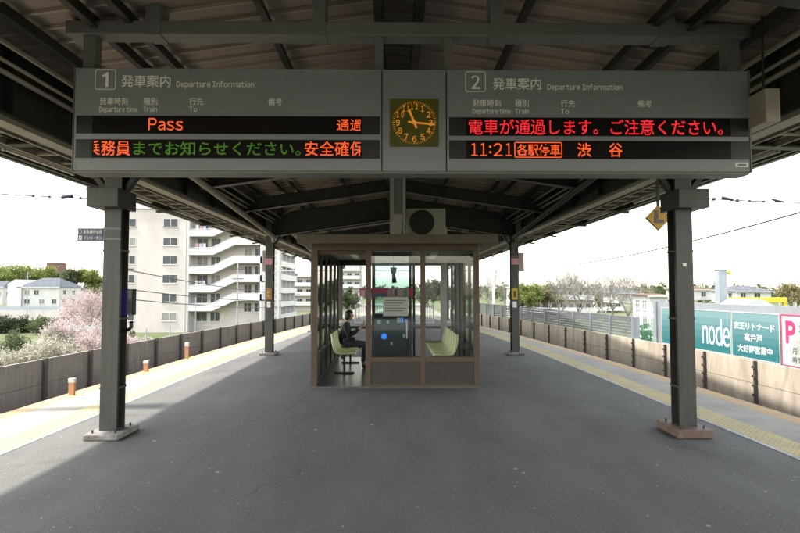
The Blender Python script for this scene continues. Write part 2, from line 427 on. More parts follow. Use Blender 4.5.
# platform body and its surface sheets
pv = []
for y in YS: pv += [(-E_(y), y, -.012), (E_(y), y, -.012), (E_(y) - .12, y, -1.25), (-E_(y) + .12, y, -1.25)]
pf = []
for i in range(len(YS) - 1):
    a = 4 * i
    for k in range(4): pf.append((a + (k + 1) % 4, a + k, a + 4 + k, a + 4 + (k + 1) % 4))
pf += [(0, 1, 2, 3), (4 * len(YS) - 1, 4 * len(YS) - 2, 4 * len(YS) - 3, 4 * len(YS) - 4)]
struct('platform', MB().add(pv, [f[::-1] for f in pf]), M_CONC)
struct('platform_asphalt', ribbon(lambda y: -tin(y) - .02, lambda y: tin(y) + .02, 0), M_ASPH)
for sg in (-1, 1):
    struct('edge_paving', ribbon(tout, lambda y: E_(y) - .28, -.004, sgn=sg), M_CONC)
    struct('edge_stripe', ribbon(lambda y: E_(y) - .28, lambda y: E_(y) - .005, -.003, sgn=sg), M_EDGE)
    struct('tactile_strip', ribbon(lambda y: tin(y) + .07, tout, .002, sgn=sg), M_TACT)
    struct('white_line', ribbon(lambda y: tin(y) + .01, lambda y: tin(y) + .07, .004, sgn=sg), M_WHITE_LINE)
    d = MB(); y = 2.5
    while y < 24:
        for k in range(6):
            x = sg * (tin(y) + .10 + .065 * k); r0 = .017; r1 = .010
            vs = [(x + r0 * c, y + r0 * s, .002) for c, s in ((1, 0), (.5, .87), (-.5, .87), (-1, 0), (-.5, -.87), (.5, -.87))]
            vs += [(x + r1 * c, y + r1 * s, .008) for c, s in ((1, 0), (.5, .87), (-.5, .87), (-1, 0), (-.5, -.87), (.5, -.87))]
            d.add(vs, [(6, 7, 8, 9, 10, 11)] + [(q, (q + 1) % 6, 6 + (q + 1) % 6, 6 + q) for q in range(6)])
        y += .065
    o = struct('tactile_dots', d, M_TACT)
# repair patches in the asphalt
def patch(pts): 
    return MB().add([(x, y, .004) for x, y in pts], [tuple(range(len(pts)))])
M_CRACK = mat('asphalt_crack', (.03, .029, .028), .95)
for k, (x, y, a, n_) in enumerate(((3.5, 5.2, 2.2, 16), (2.6, 6.9, .3, 14), (-3.8, 5.2, .5, 18), (-1.2, 4.1, 1.2, 20), (1.6, 8.3, 2.6, 18))):
    q = random.Random(300 + k); cr = MB(); vs = []
    for i in range(n_):
        w_ = .0024 * (1 - abs(2 * i / n_ - 1)) + .0008
        vs += [(x - math.sin(a) * w_, y + math.cos(a) * w_, .0065), (x + math.sin(a) * w_, y - math.cos(a) * w_, .0065)]
        b_ = a + q.gauss(0, .55); x += .07 * math.cos(b_); y += .07 * math.sin(b_)
    cr.add(vs, [(2 * i, 2 * i + 1, 2 * i + 3, 2 * i + 2) for i in range(n_ - 1)])
    struct('asphalt_crack', cr, M_CRACK)

for x0, y0, x1, y1 in ((-3.9, 7.35, -1.5, 7.5), (-1.5, 7.5, -1.35, 9.3), (2.0, 7.1, 4.0, 6.95), (-3.0, 16.5, 3.0, 16.6)):
    a_ = Vector((x0, y0, .0062)); b_ = Vector((x1, y1, .0062)); d_ = (b_ - a_).normalized(); n_ = Vector((-d_.y, d_.x, 0)) * .004
    struct('asphalt_seam', MB().add([a_ - n_, b_ - n_, b_ + n_, a_ + n_], [(0, 1, 2, 3)]), M_CRACK)

# ------------------------------------------------------------------ canopy
RZ, SL = 4.30, .145
def deck_z(x): return RZ - SL * abs(x)
CY0, CY1 = -4.2, 36.0
cano = thing('platform_canopy', 'dark steel platform roof with brown corrugated deck over the whole platform', 'roof', (0, 0, 3))
dk = MB()
for sg in (-1, 1):
    xs = [0, sg * 5.32]
    dk.prism([(xs[0], CY0, RZ), (xs[1], CY0, deck_z(5.32)), (xs[1], CY0, deck_z(5.32) + .05), (xs[0], CY0, RZ + .05)], (0, CY1 - CY0, 0))
dk.build('roof_deck', M_DECK, cano)
rb = MB(); y = CY0 + .1
while y < 30:
    for sg in (-1, 1):
        rb.bar((sg * .02, y, RZ - .018), (sg * 5.2, y, deck_z(5.2) - .018), .022, .03)
    y += .235
o = rb.build('deck_seams', M_RIB, cano)
# girders over the columns
GX = 3.35
for sg in (-1, 1):
    g = MB(); zt = deck_z(GX) - .02; zb = 3.17
    g.box(sg * GX - .10, sg * GX + .10, CY0, CY1, zb, zb + .022); g.box(sg * GX - .10, sg * GX + .10, CY0, CY1, zt - .05, zt - .025)
    g.box(sg * GX - .012, sg * GX + .012, CY0, CY1, zb + .022, zt - .05)
    y = CY0 + 1
    while y < CY1:
        g.box(sg * GX - .09, sg * GX + .09, y, y + .012, zb + .022, zt - .05); y += 1.29
    g.build('girder', M_STEEL, cano)
    d = box(sg * GX - .07, sg * GX + .07, CY0, CY1, zb - .05, zb - .003)
    d.build('cable_duct', M_BEIGE, cano)
    # conduits along the girder
    c = MB()
    for dx, dz, r in ((-.18, .30, .022), (-.24, .36, .016), (-.30, .47, .02), (-.36, .42, .013)):
        c.tube([(sg * (GX + dx), CY0, zb + dz), (sg * (GX + dx), CY1, zb + dz)], r, 6)
    c.build('conduit', M_BEIGE, cano)
# rafters: deep portals at the columns, lighter ones between
COLS_Y = [-9.25, -1.5, 6.3, 14.05, 21.8, 29.55]
raf = []
y = COLS_Y[0] - 2.58
ys_r = []
for cy_ in COLS_Y:
    ys_r += [(cy_ - 2.58, .44), (cy_, .72), (cy_ + 2.58, .44)]
for yy, dep in ys_r:
    if yy > CY1 - .3 or yy < CY0 + .2: continue
    if abs(yy - 3.72) < .1: yy = 3.2
    rm = MB(); top = .14 if dep > .5 else .19
    for sg in (-1, 1):
        xe = sg * (GX - .12) if dep > .5 else sg * (GX - .12)
        xo = sg * 5.1
        for (a, b, dd) in ((sg * .005, xe, dep), (sg * (GX + .12), xo, .30)):
            za, zb_ = deck_z(a) - top, deck_z(b) - top
            q = dep if a == sg * .005 else .34
            q2 = q if a == sg * .005 else .16
            rm.prism([(a, yy - .006, za), (b, yy - .006, zb_), (b, yy - .006, zb_ + top - q2), (a, yy - .006, za + top - q)], (0, .012, 0))
            rm.prism([(a, yy - .07, za + top - q), (b, yy - .07, zb_ + top - q2), (b, yy - .07, zb_ + top - q2 - .016), (a, yy - .07, za + top - q - .016)], (0, .14, 0))
            rm.prism([(a, yy - .07, za), (b, yy - .07, zb_), (b, yy - .07, zb_ - .014), (a, yy - .07, za - .014)], (0, .14, 0))
    rm.build('rafter', M_STEEL, cano)
# purlins
for sg in (-1, 1):
    for px_ in (1.10, 2.14, 2.42, 2.92, 4.25, 5.0):
        p = MB(); z = deck_z(px_) - .03
        p.box(sg * px_ - .03, sg * px_ + .03, CY0, CY1, z - .108, z - .098)
        p.box(sg * px_ - .006, sg * px_ + .006, CY0, CY1, z - .098, z)
        p.build('purlin', M_STEEL, cano)
for dx in (-.13, .21):
    box(dx - .035, dx + .035, CY0, CY1, RZ - .36, RZ - .05).build('ridge_beam', M_STEEL, cano)
# wind brace rods in the roof plane
for k, yy in enumerate([6.3, 8.88, 11.46, 14.05, 16.6, 19.2]):
    for sg in (-1, 1):
        a, b = (1.1, 2.9) if k % 2 == 0 else (2.9, 1.1)
        br = MB().tube([(sg * a, yy + .1, deck_z(a) - .19), (sg * b, yy + 2.45, deck_z(b) - .19)], .011, 6)
        br.ball((sg * (a + b) / 2, yy + 1.3, deck_z((a + b) / 2) - .19), .028, 6, 4)
        br.build('brace_rod', M_BEIGE, cano)
# sloping drain pipes down to the columns
for sg, nm in ((-1, M_BEIGE), (1, M_COLP)):
    for y0, y1, xa, xb in ((7.3, 13.95, 3.05, 3.16), (15.2, 21.7, 3.05, 3.16)):
        MB().tube([(sg * xa, y0, 3.50), (sg * xa, y0 + .12, 3.46), (sg * xb, y1, 3.10), (sg * xb, y1 + .05, 2.95)], .055, 10).build('drain_pipe', nm, cano, smooth=True)
# eaves
for sg in (-1, 1):
    f = box(sg * 5.28, sg * 5.36, CY0, 14.7, 3.50, 3.68); f.build('fascia', M_COLP, cano)
    f = box(sg * 5.28, sg * 5.34, 14.7, CY1, 3.585, 3.68); f.build('fascia', M_COLP, cano)
    f = box(sg * 3.90, sg * 4.02, CY0, CY1, 3.36, 3.48); f.build('eave_beam', M_BEAMGREY, cano)
# ------------------------------------------------------------------ cable ladders and lamps under the eaves
for sg, side in ((-1, 'left'), (1, 'right')):
    t = thing('cable_ladder', 'grey cable ladder running under the %s eave of the platform roof' % side, 'cable tray', (sg * 4.4, 0, 3.4))
    for x in (4.22, 4.56):
        box(sg * x - .012, sg * x + .012, CY0, CY1, 3.40, 3.47).build('side_rail', M_BEIGE, t)
    y = CY0 + .2
    r0 = box(sg * 4.232, sg * 4.548, y, y + .035, 3.42, 3.445).build('rung', M_BEIGE, t)
    for k in range(1, 99):
        r = r0.copy(); COL.objects.link(r); r.location.y = .49 * k
    c = MB()
    for dx in (4.3, 4.36, 4.44): c.tube([(sg * dx, CY0, 3.457), (sg * dx, CY1, 3.457)], .014, 6)
    c.build('cables', M_BLACK, t)
    r = MB(); y = CY0 + 1
    while y < CY1: r.box(sg * 4.39 - .01, sg * 4.39 + .01, y, y + .02, 3.445, 3.66); y += 2.58
    r.build('hangers', M_STEEL, t)
lamp0 = None
for sg, side in ((-1, 'left'), (1, 'right')):
    lab = 'pale unlit tube lamp in the row under the %s eave' % side; grp = 'tube lamps under the %s eave' % side
    for k in range(13):
        y = -1.2 + 2.58 * k; x = sg * 4.83
        if lamp0 is None:
            lamp0 = thing('tube_lamp', lab, 'lamp', (x, y, 3.46), grp)
            MB().prism([(x - .07, y, 3.53), (x + .07, y, 3.53), (x + .04, y, 3.46), (x - .04, y, 3.46)], (0, 1.5, 0)).build('housing', M_BEIGE, lamp0)
            MB().tube([(x, y + .06, 3.438), (x, y + 1.44, 3.438)], .016, 8).build('tube', M_TUBE, lamp0, smooth=True)
            for yy in (y + .02, y + 1.44): MB().box(x - .02, x + .02, yy, yy + .04, 3.42, 3.46).build('lamp_holder', M_WHITE, lamp0)
            for yy in (y + .3, y + 1.2): MB().box(x - .012, x + .012, yy, yy + .03, 3.53, 3.60).build('hanger', M_STEEL, lamp0)
        else:
            copy_tree(lamp0, (x, y, 3.46), lab, grp)

# ------------------------------------------------------------------ columns
def column(cx, y, label, sg, foot):
    t = thing('platform_column', label, 'column', (cx, y, 0))
    h = MB()
    zt = 3.14
    h.box(cx - .10, cx + .10, y, y + .016, .0, zt); h.box(cx - .10, cx + .10, y + .184, y + .20, .0, zt)
    h.box(cx - .012, cx + .012, y + .016, y + .184, .0, zt)
    h.build('shaft', M_COLP, t, bevel=.003)
    p = MB()
    p.tube([(cx - sg * .065, y + .07, 0.1), (cx - sg * .065, y + .07, 3.1)], .022, 8); p.build('conduit', M_COLP, t, smooth=True)
    bd = MB()
    for z in (.55, 1.35, 2.15): bd.box(cx - .105, cx + .105, y - .004, y + .206, z, z + .025)
    bd.build('strap_band', M_COLP, t)
    o_ = .14
    x0, x1 = sorted((cx - sg * .13, cx + sg * .23))
    if y < 7: box(x0, x1, y - .14, y + .30, 2.66, 2.885).build('capital_box', M_COLP, t, bevel=.006)
    br = MB()
    br.bar((cx + sg * .12, y + .1, 2.88), (cx + sg * .30, y + .1, 3.12), .06, .10, up=(0, 1, 0)); br.bar((cx - sg * .10, y + .1, 2.88), (cx - sg * .28, y + .1, 3.14), .05, .09, up=(0, 1, 0))
    br.build('brace', M_STEEL, t)
    fm = M_FOOT if foot == 'brown' else M_FOOTC
    fb = MB(); q = .18; hh = .10 if foot == 'brown' else .065
    fb.prism([(cx - q - .02, y - .16, .004), (cx + q + .02, y - .16, .004), (cx + q + .02, y + .36, .004), (cx - q - .02, y + .36, .004)], (0, 0, hh))
    fb.build('footing', fm, t, bevel=.012)
    b2 = MB()
    for dx in (-.13, .13):
        for dy in (-.08, .27): b2.tube([(cx + dx, y + dy, hh), (cx + dx, y + dy, hh + .04)], .012, 6)
    b2.build('anchor_bolts', M_STEEL, t)
    return t
column(-3.31, 6.28, 'dark steel column in the left foreground, with concrete footing and a navy sign on it', -1, 'grey')
column(3.45, 6.28, 'dark steel column in the right foreground, standing on a brown painted footing', 1, 'brown')
column(-3.28, 14.05, 'middle left dark steel column with orange call box, left of the waiting room', -1, 'grey')
column(3.20, 14.05, 'middle right dark steel column with yellow call box, right of the waiting room', 1, 'grey')
column(-3.30, 21.8, 'far left dark steel column partly behind the waiting room corner', -1, 'grey')
column(3.15, 21.8, 'far right dark steel column seen through the waiting room glass', 1, 'grey')
column(-2.95, 29.55, 'farthest left dark steel column near the roof end', -1, 'grey')
column(2.95, 29.55, 'farthest right dark steel column near the roof end', 1, 'grey')

# ------------------------------------------------------------------ departure board
YB = 4.2
SB = None
def bx(px, py, Y=YB): return at(px, py, Y)
def ux(px): return at(px, 120, YB).x
def uz(py): return at(414, py, YB).z
O0 = Vector((0, YB, 0)); NB = Vector((0, -1, 0))
L, Rr, T, B = ux(74), ux(749), uz(69.5), uz(171)
board = thing('departure_board', 'long grey electronic departure board with red and green LED lines and a square clock', 'sign', ((L + Rr) / 2, YB, B))
c = MB()
c.box(L, ux(381.5), YB, YB + .17, B, T); c.box(ux(382.5), ux(446), YB + .004, YB + .17, B, T); c.box(ux(447), Rr, YB, YB + .17, B, T)
c.build('casing', M_SIGNGREY, board, bevel=.004)
rim = MB()
rim.box(L - .006, L - .0005, YB - .006, YB + .175, B - .006, T + .006); rim.box(Rr + .0005, Rr + .012, YB - .006, YB + .175, B - .006, T + .006)
rim.box(L, Rr, YB + .012, YB + .175, B - .02, B - .001)
rim.build('casing_rim', M_BEAMGREY, board)
sw = MB()
for px_ in (77, 190, 300, 378, 386, 442, 451, 560, 660, 745):
    for py_ in (72.5, 168): sw.disc((ux(px_), YB + (.004 if 382 < px_ < 446 else 0) - .0002, uz(py_)), (0, -1, 0), .006, .0025, 8)
sw.build('screws', M_BEAMGREY, board)
def led(x0, x1, y0, y1, a0, a1):
    fr = MB().box(ux(x0), ux(x1), YB - .003, YB + .02, uz(y1), uz(y0)).build('led_display', M_LEDRIM, board)
    MB().box(ux(a0), ux(a1), YB - .005, YB + .01, uz(y1) + .004, uz(y0) - .004).build('display_glass', M_LEDGLASS, fr)
    return fr
D1 = led(76.5, 380, 116.8, 134.8, 93, 362); D2 = led(76.5, 380, 140.3, 159, 93, 362)
D3 = led(449, 748, 117.2, 135.8, 466, 730); D4 = led(449, 748, 140.3, 158.8, 466, 730)
def T_(name, body, x0, x1, y0, y1, m, par, bold=0.0, clip=None, off=0.0005, spacing=1.0):
    dots = .0051 if name == 'led_text' else 0
    return text(name, body, O0 + NB * off, X_, Z_, NB, ux(x0), ux(x1), uz(y1), uz(y0), m, par, bold, clip and (ux(clip[0]), ux(clip[1])), spacing=spacing, dots=dots)
OFF = .0055
T_('led_text', 'Pass', 149, 183.5, 119.3, 131.3, M_ORANGE, D1, .0, off=OFF)
T_('led_text', '通過', 337, 363, 119.8, 131.3, M_ORANGE, D1, .004, (330, 360.5), OFF)
T_('led_text', '乗務員', 87, 131.5, 141.8, 156.6, M_ORANGE, D2, .005, (95, 140), OFF)
T_('led_text', 'までお知らせください。', 134.5, 301, 142.5, 156.3, M_GREEN, D2, .006, None, OFF)
T_('led_text', '安全確保', 305, 365, 141.8, 156.6, M_ORANGE, D2, .005, (300, 361), OFF)
T_('led_text', '電車が通過します。ご注意ください。', 468.5, 722, 119, 134.6, M_RED, D3, .004, None, OFF)
for ch_, a_, b_ in (('１', 471, 477.2), ('１', 480, 486.2), ('２', 493.2, 502.2), ('１', 505.3, 511.3)): T_('led_text', ch_, a_, b_, 143.2, 156, M_ORANGE, D4, 0, None, OFF)
for py_ in (146.8, 152.2): MB().box(ux(489), ux(490.8), YB - OFF - .0015, YB - OFF, uz(py_ + 1), uz(py_ - 1)).build('led_text', M_ORANGE, D4)
T_('led_text', '各駅停車', 516.5, 559.5, 144, 155.8, M_ORANGE, D4, .008, None, OFF)
T_('led_text', '渋', 576.5, 590.5, 142.8, 156.6, M_ORANGE, D4, .010, None, OFF)
T_('led_text', '谷', 608, 621.7, 142.8, 156.6, M_ORANGE, D4, .010, None, OFF)
def frame_rect(name, x0, x1, y0, y1, th, m, par, off, r=1.5):
    """thin rounded outline"""
    f = MB(); z0, z1 = uz(y1), uz(y0); a, b = ux(x0), ux(x1); t_ = th * YB / F; yy0, yy1 = YB - off - .0015, YB - off
    k = r * YB / F
    f.box(a + k, b - k, yy0, yy1, z1 - t_, z1); f.box(a + k, b - k, yy0, yy1, z0, z0 + t_)
    f.box(a, a + t_, yy0, yy1, z0 + k, z1 - k); f.box(b - t_, b, yy0, yy1, z0 + k, z1 - k)
    for (cx, cz, sx, sz) in ((a + k, z0 + k, -1, -1), (b - k, z0 + k, 1, -1), (a + k, z1 - k, -1, 1), (b - k, z1 - k, 1, 1)):
        pr = []
        for q in range(5):
            an = q / 4 * math.pi / 2; pr.append((cx + sx * k * math.cos(an), yy0, cz + sz * k * math.sin(an)))
        for q in range(4, -1, -1):
            an = q / 4 * math.pi / 2; pr.append((cx + sx * (k - t_) * math.cos(an), yy0, cz + sz * (k - t_) * math.sin(an)))
        f.prism(pr, (0, .0015, 0))
    return f.build(name, m, par)
frame_rect('stop_outline', 514, 561.5, 142, 157.5, .8, M_ORANGE, D4, OFF)
for (nx0, nx1, n_, hx0, hx1, ex0, ex1, by, cols) in (
        (94, 115, '1', 120.5, 170, 176, 253.5, 0, (99.3, 143, 189, 268)),
        (465.5, 486, '2', 493, 541.5, 547.7, 623, 1.2, (472.6, 515, 561, 638))):
    plate = frame_rect('number_outline', nx0, nx1, 70.8 + by * .4, 91 + by * .5, .7, M_LETTER, board, .0005, 2.4)
    mid = (nx0 + nx1) / 2
    if n_ == '1':
        pr = [(mid + .2, 88.3), (mid + 3.0, 88.3), (mid + 3.0, 73.8), (mid + .9, 73.8), (mid - .6, 75.6), (mid - 3.2, 76.5), (mid - 3.2, 78.6), (mid + .2, 77.9)]
        MB().prism([(ux(a_), YB - .002, uz(b_)) for a_, b_ in pr], (0, .0015, 0)).build('platform_number', M_LETTER, board)
    else: T_('platform_number', '２', mid - 4.4, mid + 4.4, 74 + by * .4, 88.3 + by * .4, M_LETTER, board, .02)
    T_('heading_text', '発車案内', hx0, hx1, 76 + by, 88.3 + by, M_LETTER, board, .010)
    T_('heading_text', 'Departure Information', ex0, ex1, 82 + by, 89.6 + by, M_LETTER, board, .008)
    a, b_, c_, d_ = cols
    for x, wd, s in ((a, 28.5, '発車時刻'), (b_, 14.2, '種別'), (c_, 14.2, '行先'), (d_, 14, '備考')):
        T_('column_heading', s, x, x + wd, 98.8 + by * .3, 106 + by * .3, M_LETTER, board, .008)
    for x, wd, s, dy in ((a, 38, 'Departure time', 1.6), (b_, 14, 'Train', 0), (c_, 8, 'To', 0)):
        T_('column_heading', s, x, x + wd, 107.7 + by * .4, 112.9 + dy + by * .4, M_LETTER, board, .008)
pl = MB().box(ux(734), ux(747), YB - .003, YB - .0003, uz(166.3), uz(161.8)).build('maker_plate', M_PAPER, board)
MB().box(ux(736.5), ux(744.5), YB - .0042, YB - .003, uz(164.8), uz(163.4)).build('maker_mark', M_TXT, pl)
# clock
clk = MB().box(ux(390), ux(438.6), YB - .006, YB + .02, uz(146.8), uz(99.3)).build('clock', M_CLOCKFACE, board)
cxk, czk = (ux(390) + ux(438.6)) / 2, (uz(146.8) + uz(99.3)) / 2
pxm = YB / F
for h_ in range(1, 13):
    an = R(30 * h_); rr = 16.6 * pxm; s = str(h_); wd = (2.1 if len(s) == 1 else 3.6) * pxm; ht = 3.1 * pxm
    if s == '1': wd = 1.5 * pxm
    x = cxk + rr * math.sin(an); z = czk + rr * math.cos(an)
    text('numeral', ''.join(chr(0xFF10 + int(q)) for q in s), O0 + NB * .0065, X_, Z_, NB, x - wd, x + wd, z - ht, z + ht, M_AMBER, clk, .015)
tk = MB()
for q in range(60):
    an = R(6 * q); r0, r1 = (20.0 if q % 5 else 19.6) * pxm, 22.0 * pxm; wt = (.0032 if q % 5 else .006)
    tk.bar((cxk + r0 * math.sin(an), YB - .0075, czk + r0 * math.cos(an)), (cxk + r1 * math.sin(an), YB - .0075, czk + r1 * math.cos(an)), wt, .002, up=(0, 1, 0))
tk.build('minute_marks', M_AMBER, clk)
for an, ln, tl, wd, yy in ((338, 14.5, 6, .017, .010), (96, 20.5, 6.5, .014, .013)):
    a = R(an); dx, dz = math.sin(a), math.cos(a)
    MB().bar((cxk - dx * tl * pxm, YB - yy, czk - dz * tl * pxm), (cxk + dx * ln * pxm, YB - yy, czk + dz * ln * pxm), wd, .002, up=(0, 1, 0)).build('clock_hand', M_AMBER, clk)
MB().disc((cxk, YB - .011, czk), (0, -1, 0), .016, .006, 16).build('clock_hub', M_AMBER, clk)

# beam carrying the board
hb = thing('hanger_beam', 'grey steel beam hung from the roof carrying the departure board', 'beam', (0, 4.3, 3.7))
YH0, YH1 = 4.24, 4.40
zb0, zb1 = at(414, 35.3, YH0).z, at(414, 22, YH0).z
bl, brr = at(65, 30, YH0).x, at(756, 30, YH0).x
MB().box(bl, brr, YH0, YH1, zb0, zb1).build('beam', M_BEAMGREY, hb, bevel=.006)
for px_, wd in ((153, 15), (319.5, 12), (497, 13.5), (667, 17)):
    x = at(px_, 20, YH0).x; ww = wd * YH0 / F / 2
    MB().box(x - ww, x + ww, YH0 - .006, YH1 + .006, zb0 - .008, deck_z(x) - .005).build('roof_bracket', M_BEAMGREY, hb)
for px_, wd in ((87, 12), (379, 8), (448.5, 8), (735.5, 14)):
    x = at(px_, 50, YH0).x; ww = wd * YH0 / F / 2
    MB().box(x - ww, x + ww, YH0 + .03, YH1 - .03, T, zb0).build('hanger', M_BEAMGREY, hb)
# junction box under the right girder
jb = thing('junction_box', 'beige metal junction box under the roof beside the right end of the departure board', 'electrical box', (3.16, 4.4, 3.1))
MB().box(2.85, 2.965, 4.0, 4.62, 2.99, 3.25).build('box_body', M_BEIGE, jb, bevel=.006)
MB().box(2.846, 2.85, 4.30, 4.305, 3.0, 3.24).box(2.835, 2.8495, 4.24, 4.27, 3.1, 3.14).build('door_seam', M_STEEL, jb)
for yy in (4.1, 4.5): MB().tube([(2.91, yy, 3.25), (2.91, yy, deck_z(2.91) - .01)], .008, 8).build('hanger_rod', M_STEEL, jb)

# ------------------------------------------------------------------ waiting room
SY0, SY1 = 9.34, 13.4
SXL, SXR = at(311, 387, SY0).x, at(479.5, 387, SY0).x
def sx(px): return at(px, 320, SY0).x
def sz(py): return at(394, py, SY0).z
ZT = sz(246)
wr = thing('waiting_room', 'glazed platform waiting room with bronze frame and open doorway on its left', 'shelter', (0, 11.3, 0))
MB().box(SXL, SXR, SY0, SY1, .001, .03).build('floor', M_FLOOR, wr)
def post(name, x0, x1, y0, y1, z0, z1, m=M_BRONZE): return MB().box(x0, x1, y0, y1, z0, z1).build(name, m, wr, bevel=.004)
for a, b in ((311, 317), (365.8, 371), (420.5, 425.5), (474, 479.5)): post('front_post', sx(a), sx(b), SY0, SY0 + .07, .03, ZT)
post('head_rail', SXL, SXR, SY0 - .003, SY0 + .073, sz(250.5), sz(244))
for a, b in ((371, 420.5), (425.5, 474)):
    post('sill_rail', sx(a), sx(b), SY0 + .004, SY0 + .066, sz(362.3), sz(357.2)); post('bottom_rail', sx(a), sx(b), SY0 + .004, SY0 + .066, .03, sz(383.6))
    MB().box(sx(a), sx(b), SY0 + .02, SY0 + .04, sz(383.6), sz(362.3)).build('kick_panel', M_LOUV, wr)
    ls = MB(); z = sz(383.6) + .015
    while z < sz(362.3) - .01: ls.box(sx(a), sx(b), SY0 + .012, SY0 + .02, z, z + .006); z += .02
    ls.build('louvre', M_LOUV, wr)
    MB().box(sx(a), sx(b), SY0 + .03, SY0 + .036, sz(357.2), sz(250.5)).build('glass_pane', M_GLASS, wr)
MB().box(sx(317), sx(366), SY0 + .09, SY0 + .12, sz(254), sz(250.5)).build('door_track', M_BRONZE, wr)
# sliding door leaf parked behind the middle pane
leaf = MB(); ly = SY0 + .11; a, b = sx(371.5), sx(412)
leaf.box(a, a + .05, ly, ly + .04, .04, sz(251)); leaf.box(b - .05, b, ly, ly + .04, .04, sz(251)); leaf.box(a + .05, b - .05, ly, ly + .04, sz(252) - .05, sz(252)); leaf.box(a + .05, b - .05, ly, ly + .04, .04, .12)
leaf.box(a + .05, b - .05, ly + .005, ly + .035, sz(318), sz(316.5))
lf = leaf.build('sliding_door', M_POST, wr, bevel=.003)
MB().box(a + .05, b - .05, ly + .017, ly + .023, .12, sz(252) - .05).build('door_glass', M_TINT, lf)
MB().bar((b - .09, ly - .02, .85), (b - .09, ly - .02, 1.15), .02).build('door_handle', M_CHROME, lf)
post('cross_bar', sx(412.5), sx(420), SY0 + .05, SY0 + .065, sz(328), sz(325.5))
# side walls: mullions, low panel, glass
NB_ = 5
for sg, X0 in ((-1, SXL), (1, SXR)):
    xi = X0 - sg * .07
    xa, xb = min(X0, xi), max(X0, xi)
    for k in range(1, NB_ + 1):
        y = SY0 + .07 + (SY1 - SY0 - .14) * k / NB_
        post('side_mullion', xa, xb, y - .03, y + .03, .03, ZT, M_POST if k < NB_ else M_BRONZE)
    post('side_sill', xa + .003, xb - .003, SY0 + .07, SY1, .03, .10, M_POST); post('side_rail', xa + .003, xb - .003, SY0 + .07, SY1, .52, .57, M_POST)
    post('side_head', xa + .003, xb - .003, SY0 + .07, SY1, ZT - .1, ZT, M_POST)
    MB().box(X0 - sg * .04 - .008, X0 - sg * .04 + .008, SY0 + .08, SY1 - .03, .10, .52).build('side_panel', M_LOUV, wr)
    MB().box(X0 - sg * .04 - .003, X0 - sg * .04 + .003, SY0 + .08, SY1 - .03, .57, ZT - .1).build('side_glass', M_GLASS, wr)
# back wall
for x in (-.5, .5): post('back_post', x - .03, x + .03, SY1 - .06, SY1, .03, ZT, M_POST)
post('back_post', SXR - .32, SXR - .17, SY1 - .1, SY1 - .02, .57, ZT, M_WHITE)
post('back_rail', SXL, SXR, SY1 - .055, SY1 - .005, .74, .80, M_POST); post('back_head', SXL, SXR, SY1 - .057, SY1 - .003, ZT - .16, ZT, M_POST)
MB().box(SXL + .05, SXR - .05, SY1 - .04, SY1 - .02, .03, .74).build('back_panel', M_GLASS, wr)
MB().box(SXL + .05, SXR - .05, SY1 - .033, SY1 - .027, .80, ZT - .16).build('back_glass', M_GLASS, wr)
# roof slab and fascia
fz0, fz1 = at(394, 243.3, 9.02).z, at(394, 234.2, 9.02).z
MB().box(at(297, 240, 9.02).x, at(498, 240, 9.02).x, 9.02, SY1 + .3, fz0, fz1).build('shelter_roof', M_FASCIA, wr, bevel=.006)
MB().box(SXL, SXR, SY0 + .08, SY1 - .07, ZT - .03, ZT - .005).build('ceiling', M_BEIGE, wr)
MB().box(SXL + .002, SXR - .002, SY0 + .002, SY1 - .002, ZT + .0005, fz0 - .0005).build('upper_frame', M_BRONZE, wr)
for x in (-.8, .8):
    MB().box(x - .06, x + .06, 10.3, 11.6, ZT - .09, ZT - .031).build('ceiling_lamp', M_TUBE, wr)
# H post above the shelter
hp = thing('roof_post', 'pale edged grey steel post rising from the waiting room roof to the ridge', 'post', (.05, 9.5, fz1))
xa, xb = at(390, 200, 9.5).x, at(405.5, 200, 9.5).x
MB().box(xa, xa + .07, 9.42, 9.62, fz1, RZ - .37).box(xb - .05, xb, 9.42, 9.62, fz1, RZ - .37).build('flange', M_ACW, hp)
MB().box(xa + .07, xb - .05, 9.47, 9.49, fz1, RZ - .37).build('web', M_SIGNGREY, hp)
MB().prism([(xa + .071, 9.41, fz1), (xb - .08, 9.41, fz1), (xb - .051, 9.41, fz1 + .40), (xa + .071, 9.41, fz1 + .40)], (0, .03, 0)).build('cover_plate', M_ACW, hp)
# air conditioner
ac = thing('air_conditioner', 'pale outdoor air conditioner unit with round fan on the waiting room roof', 'air conditioner', (.4, 9.75, fz1))
a0, a1 = at(406.5, 220, 9.65).x, at(445.5, 220, 9.65).x; az1 = at(425, 208.5, 9.65).z; az0 = fz1 + .03
MB().box(a0, a1, 9.65, 9.95, az0, az1).build('casing', M_ACW, ac, bevel=.012)
fcx, fcz = a0 + .28, (az0 + az1) / 2; fr_ = (az1 - az0) * .44
MB().disc((fcx, 9.655, fcz), (0, -1, 0), fr_, .012, 32).build('fan_opening', M_BLACK, ac)
gr = MB()
for r_ in (.3, .55, .8, 1.0):
    gr.tube([(fcx + fr_ * r_ * math.cos(R(15 * q)), 9.638, fcz + fr_ * r_ * math.sin(R(15 * q))) for q in range(25)], .004, 4, caps=False)
for q in range(8): gr.bar((fcx, 9.636, fcz), (fcx + fr_ * math.cos(R(45 * q)), 9.636, fcz + fr_ * math.sin(R(45 * q))), .006)
gr.build('fan_grille', M_STEEL, ac)
lv = MB()
for q in range(7): lv.box(a1 - .17, a1 - .03, 9.64, 9.652, az0 + .06 + q * .05, az0 + .075 + q * .05)
lv.build('side_louvre', M_ACW, ac)
MB().box(a0 + .05, a0 + .12, 9.66, 9.94, fz1, az0).box(a1 - .12, a1 - .05, 9.66, 9.94, fz1, az0).build('feet', M_STEEL, ac)
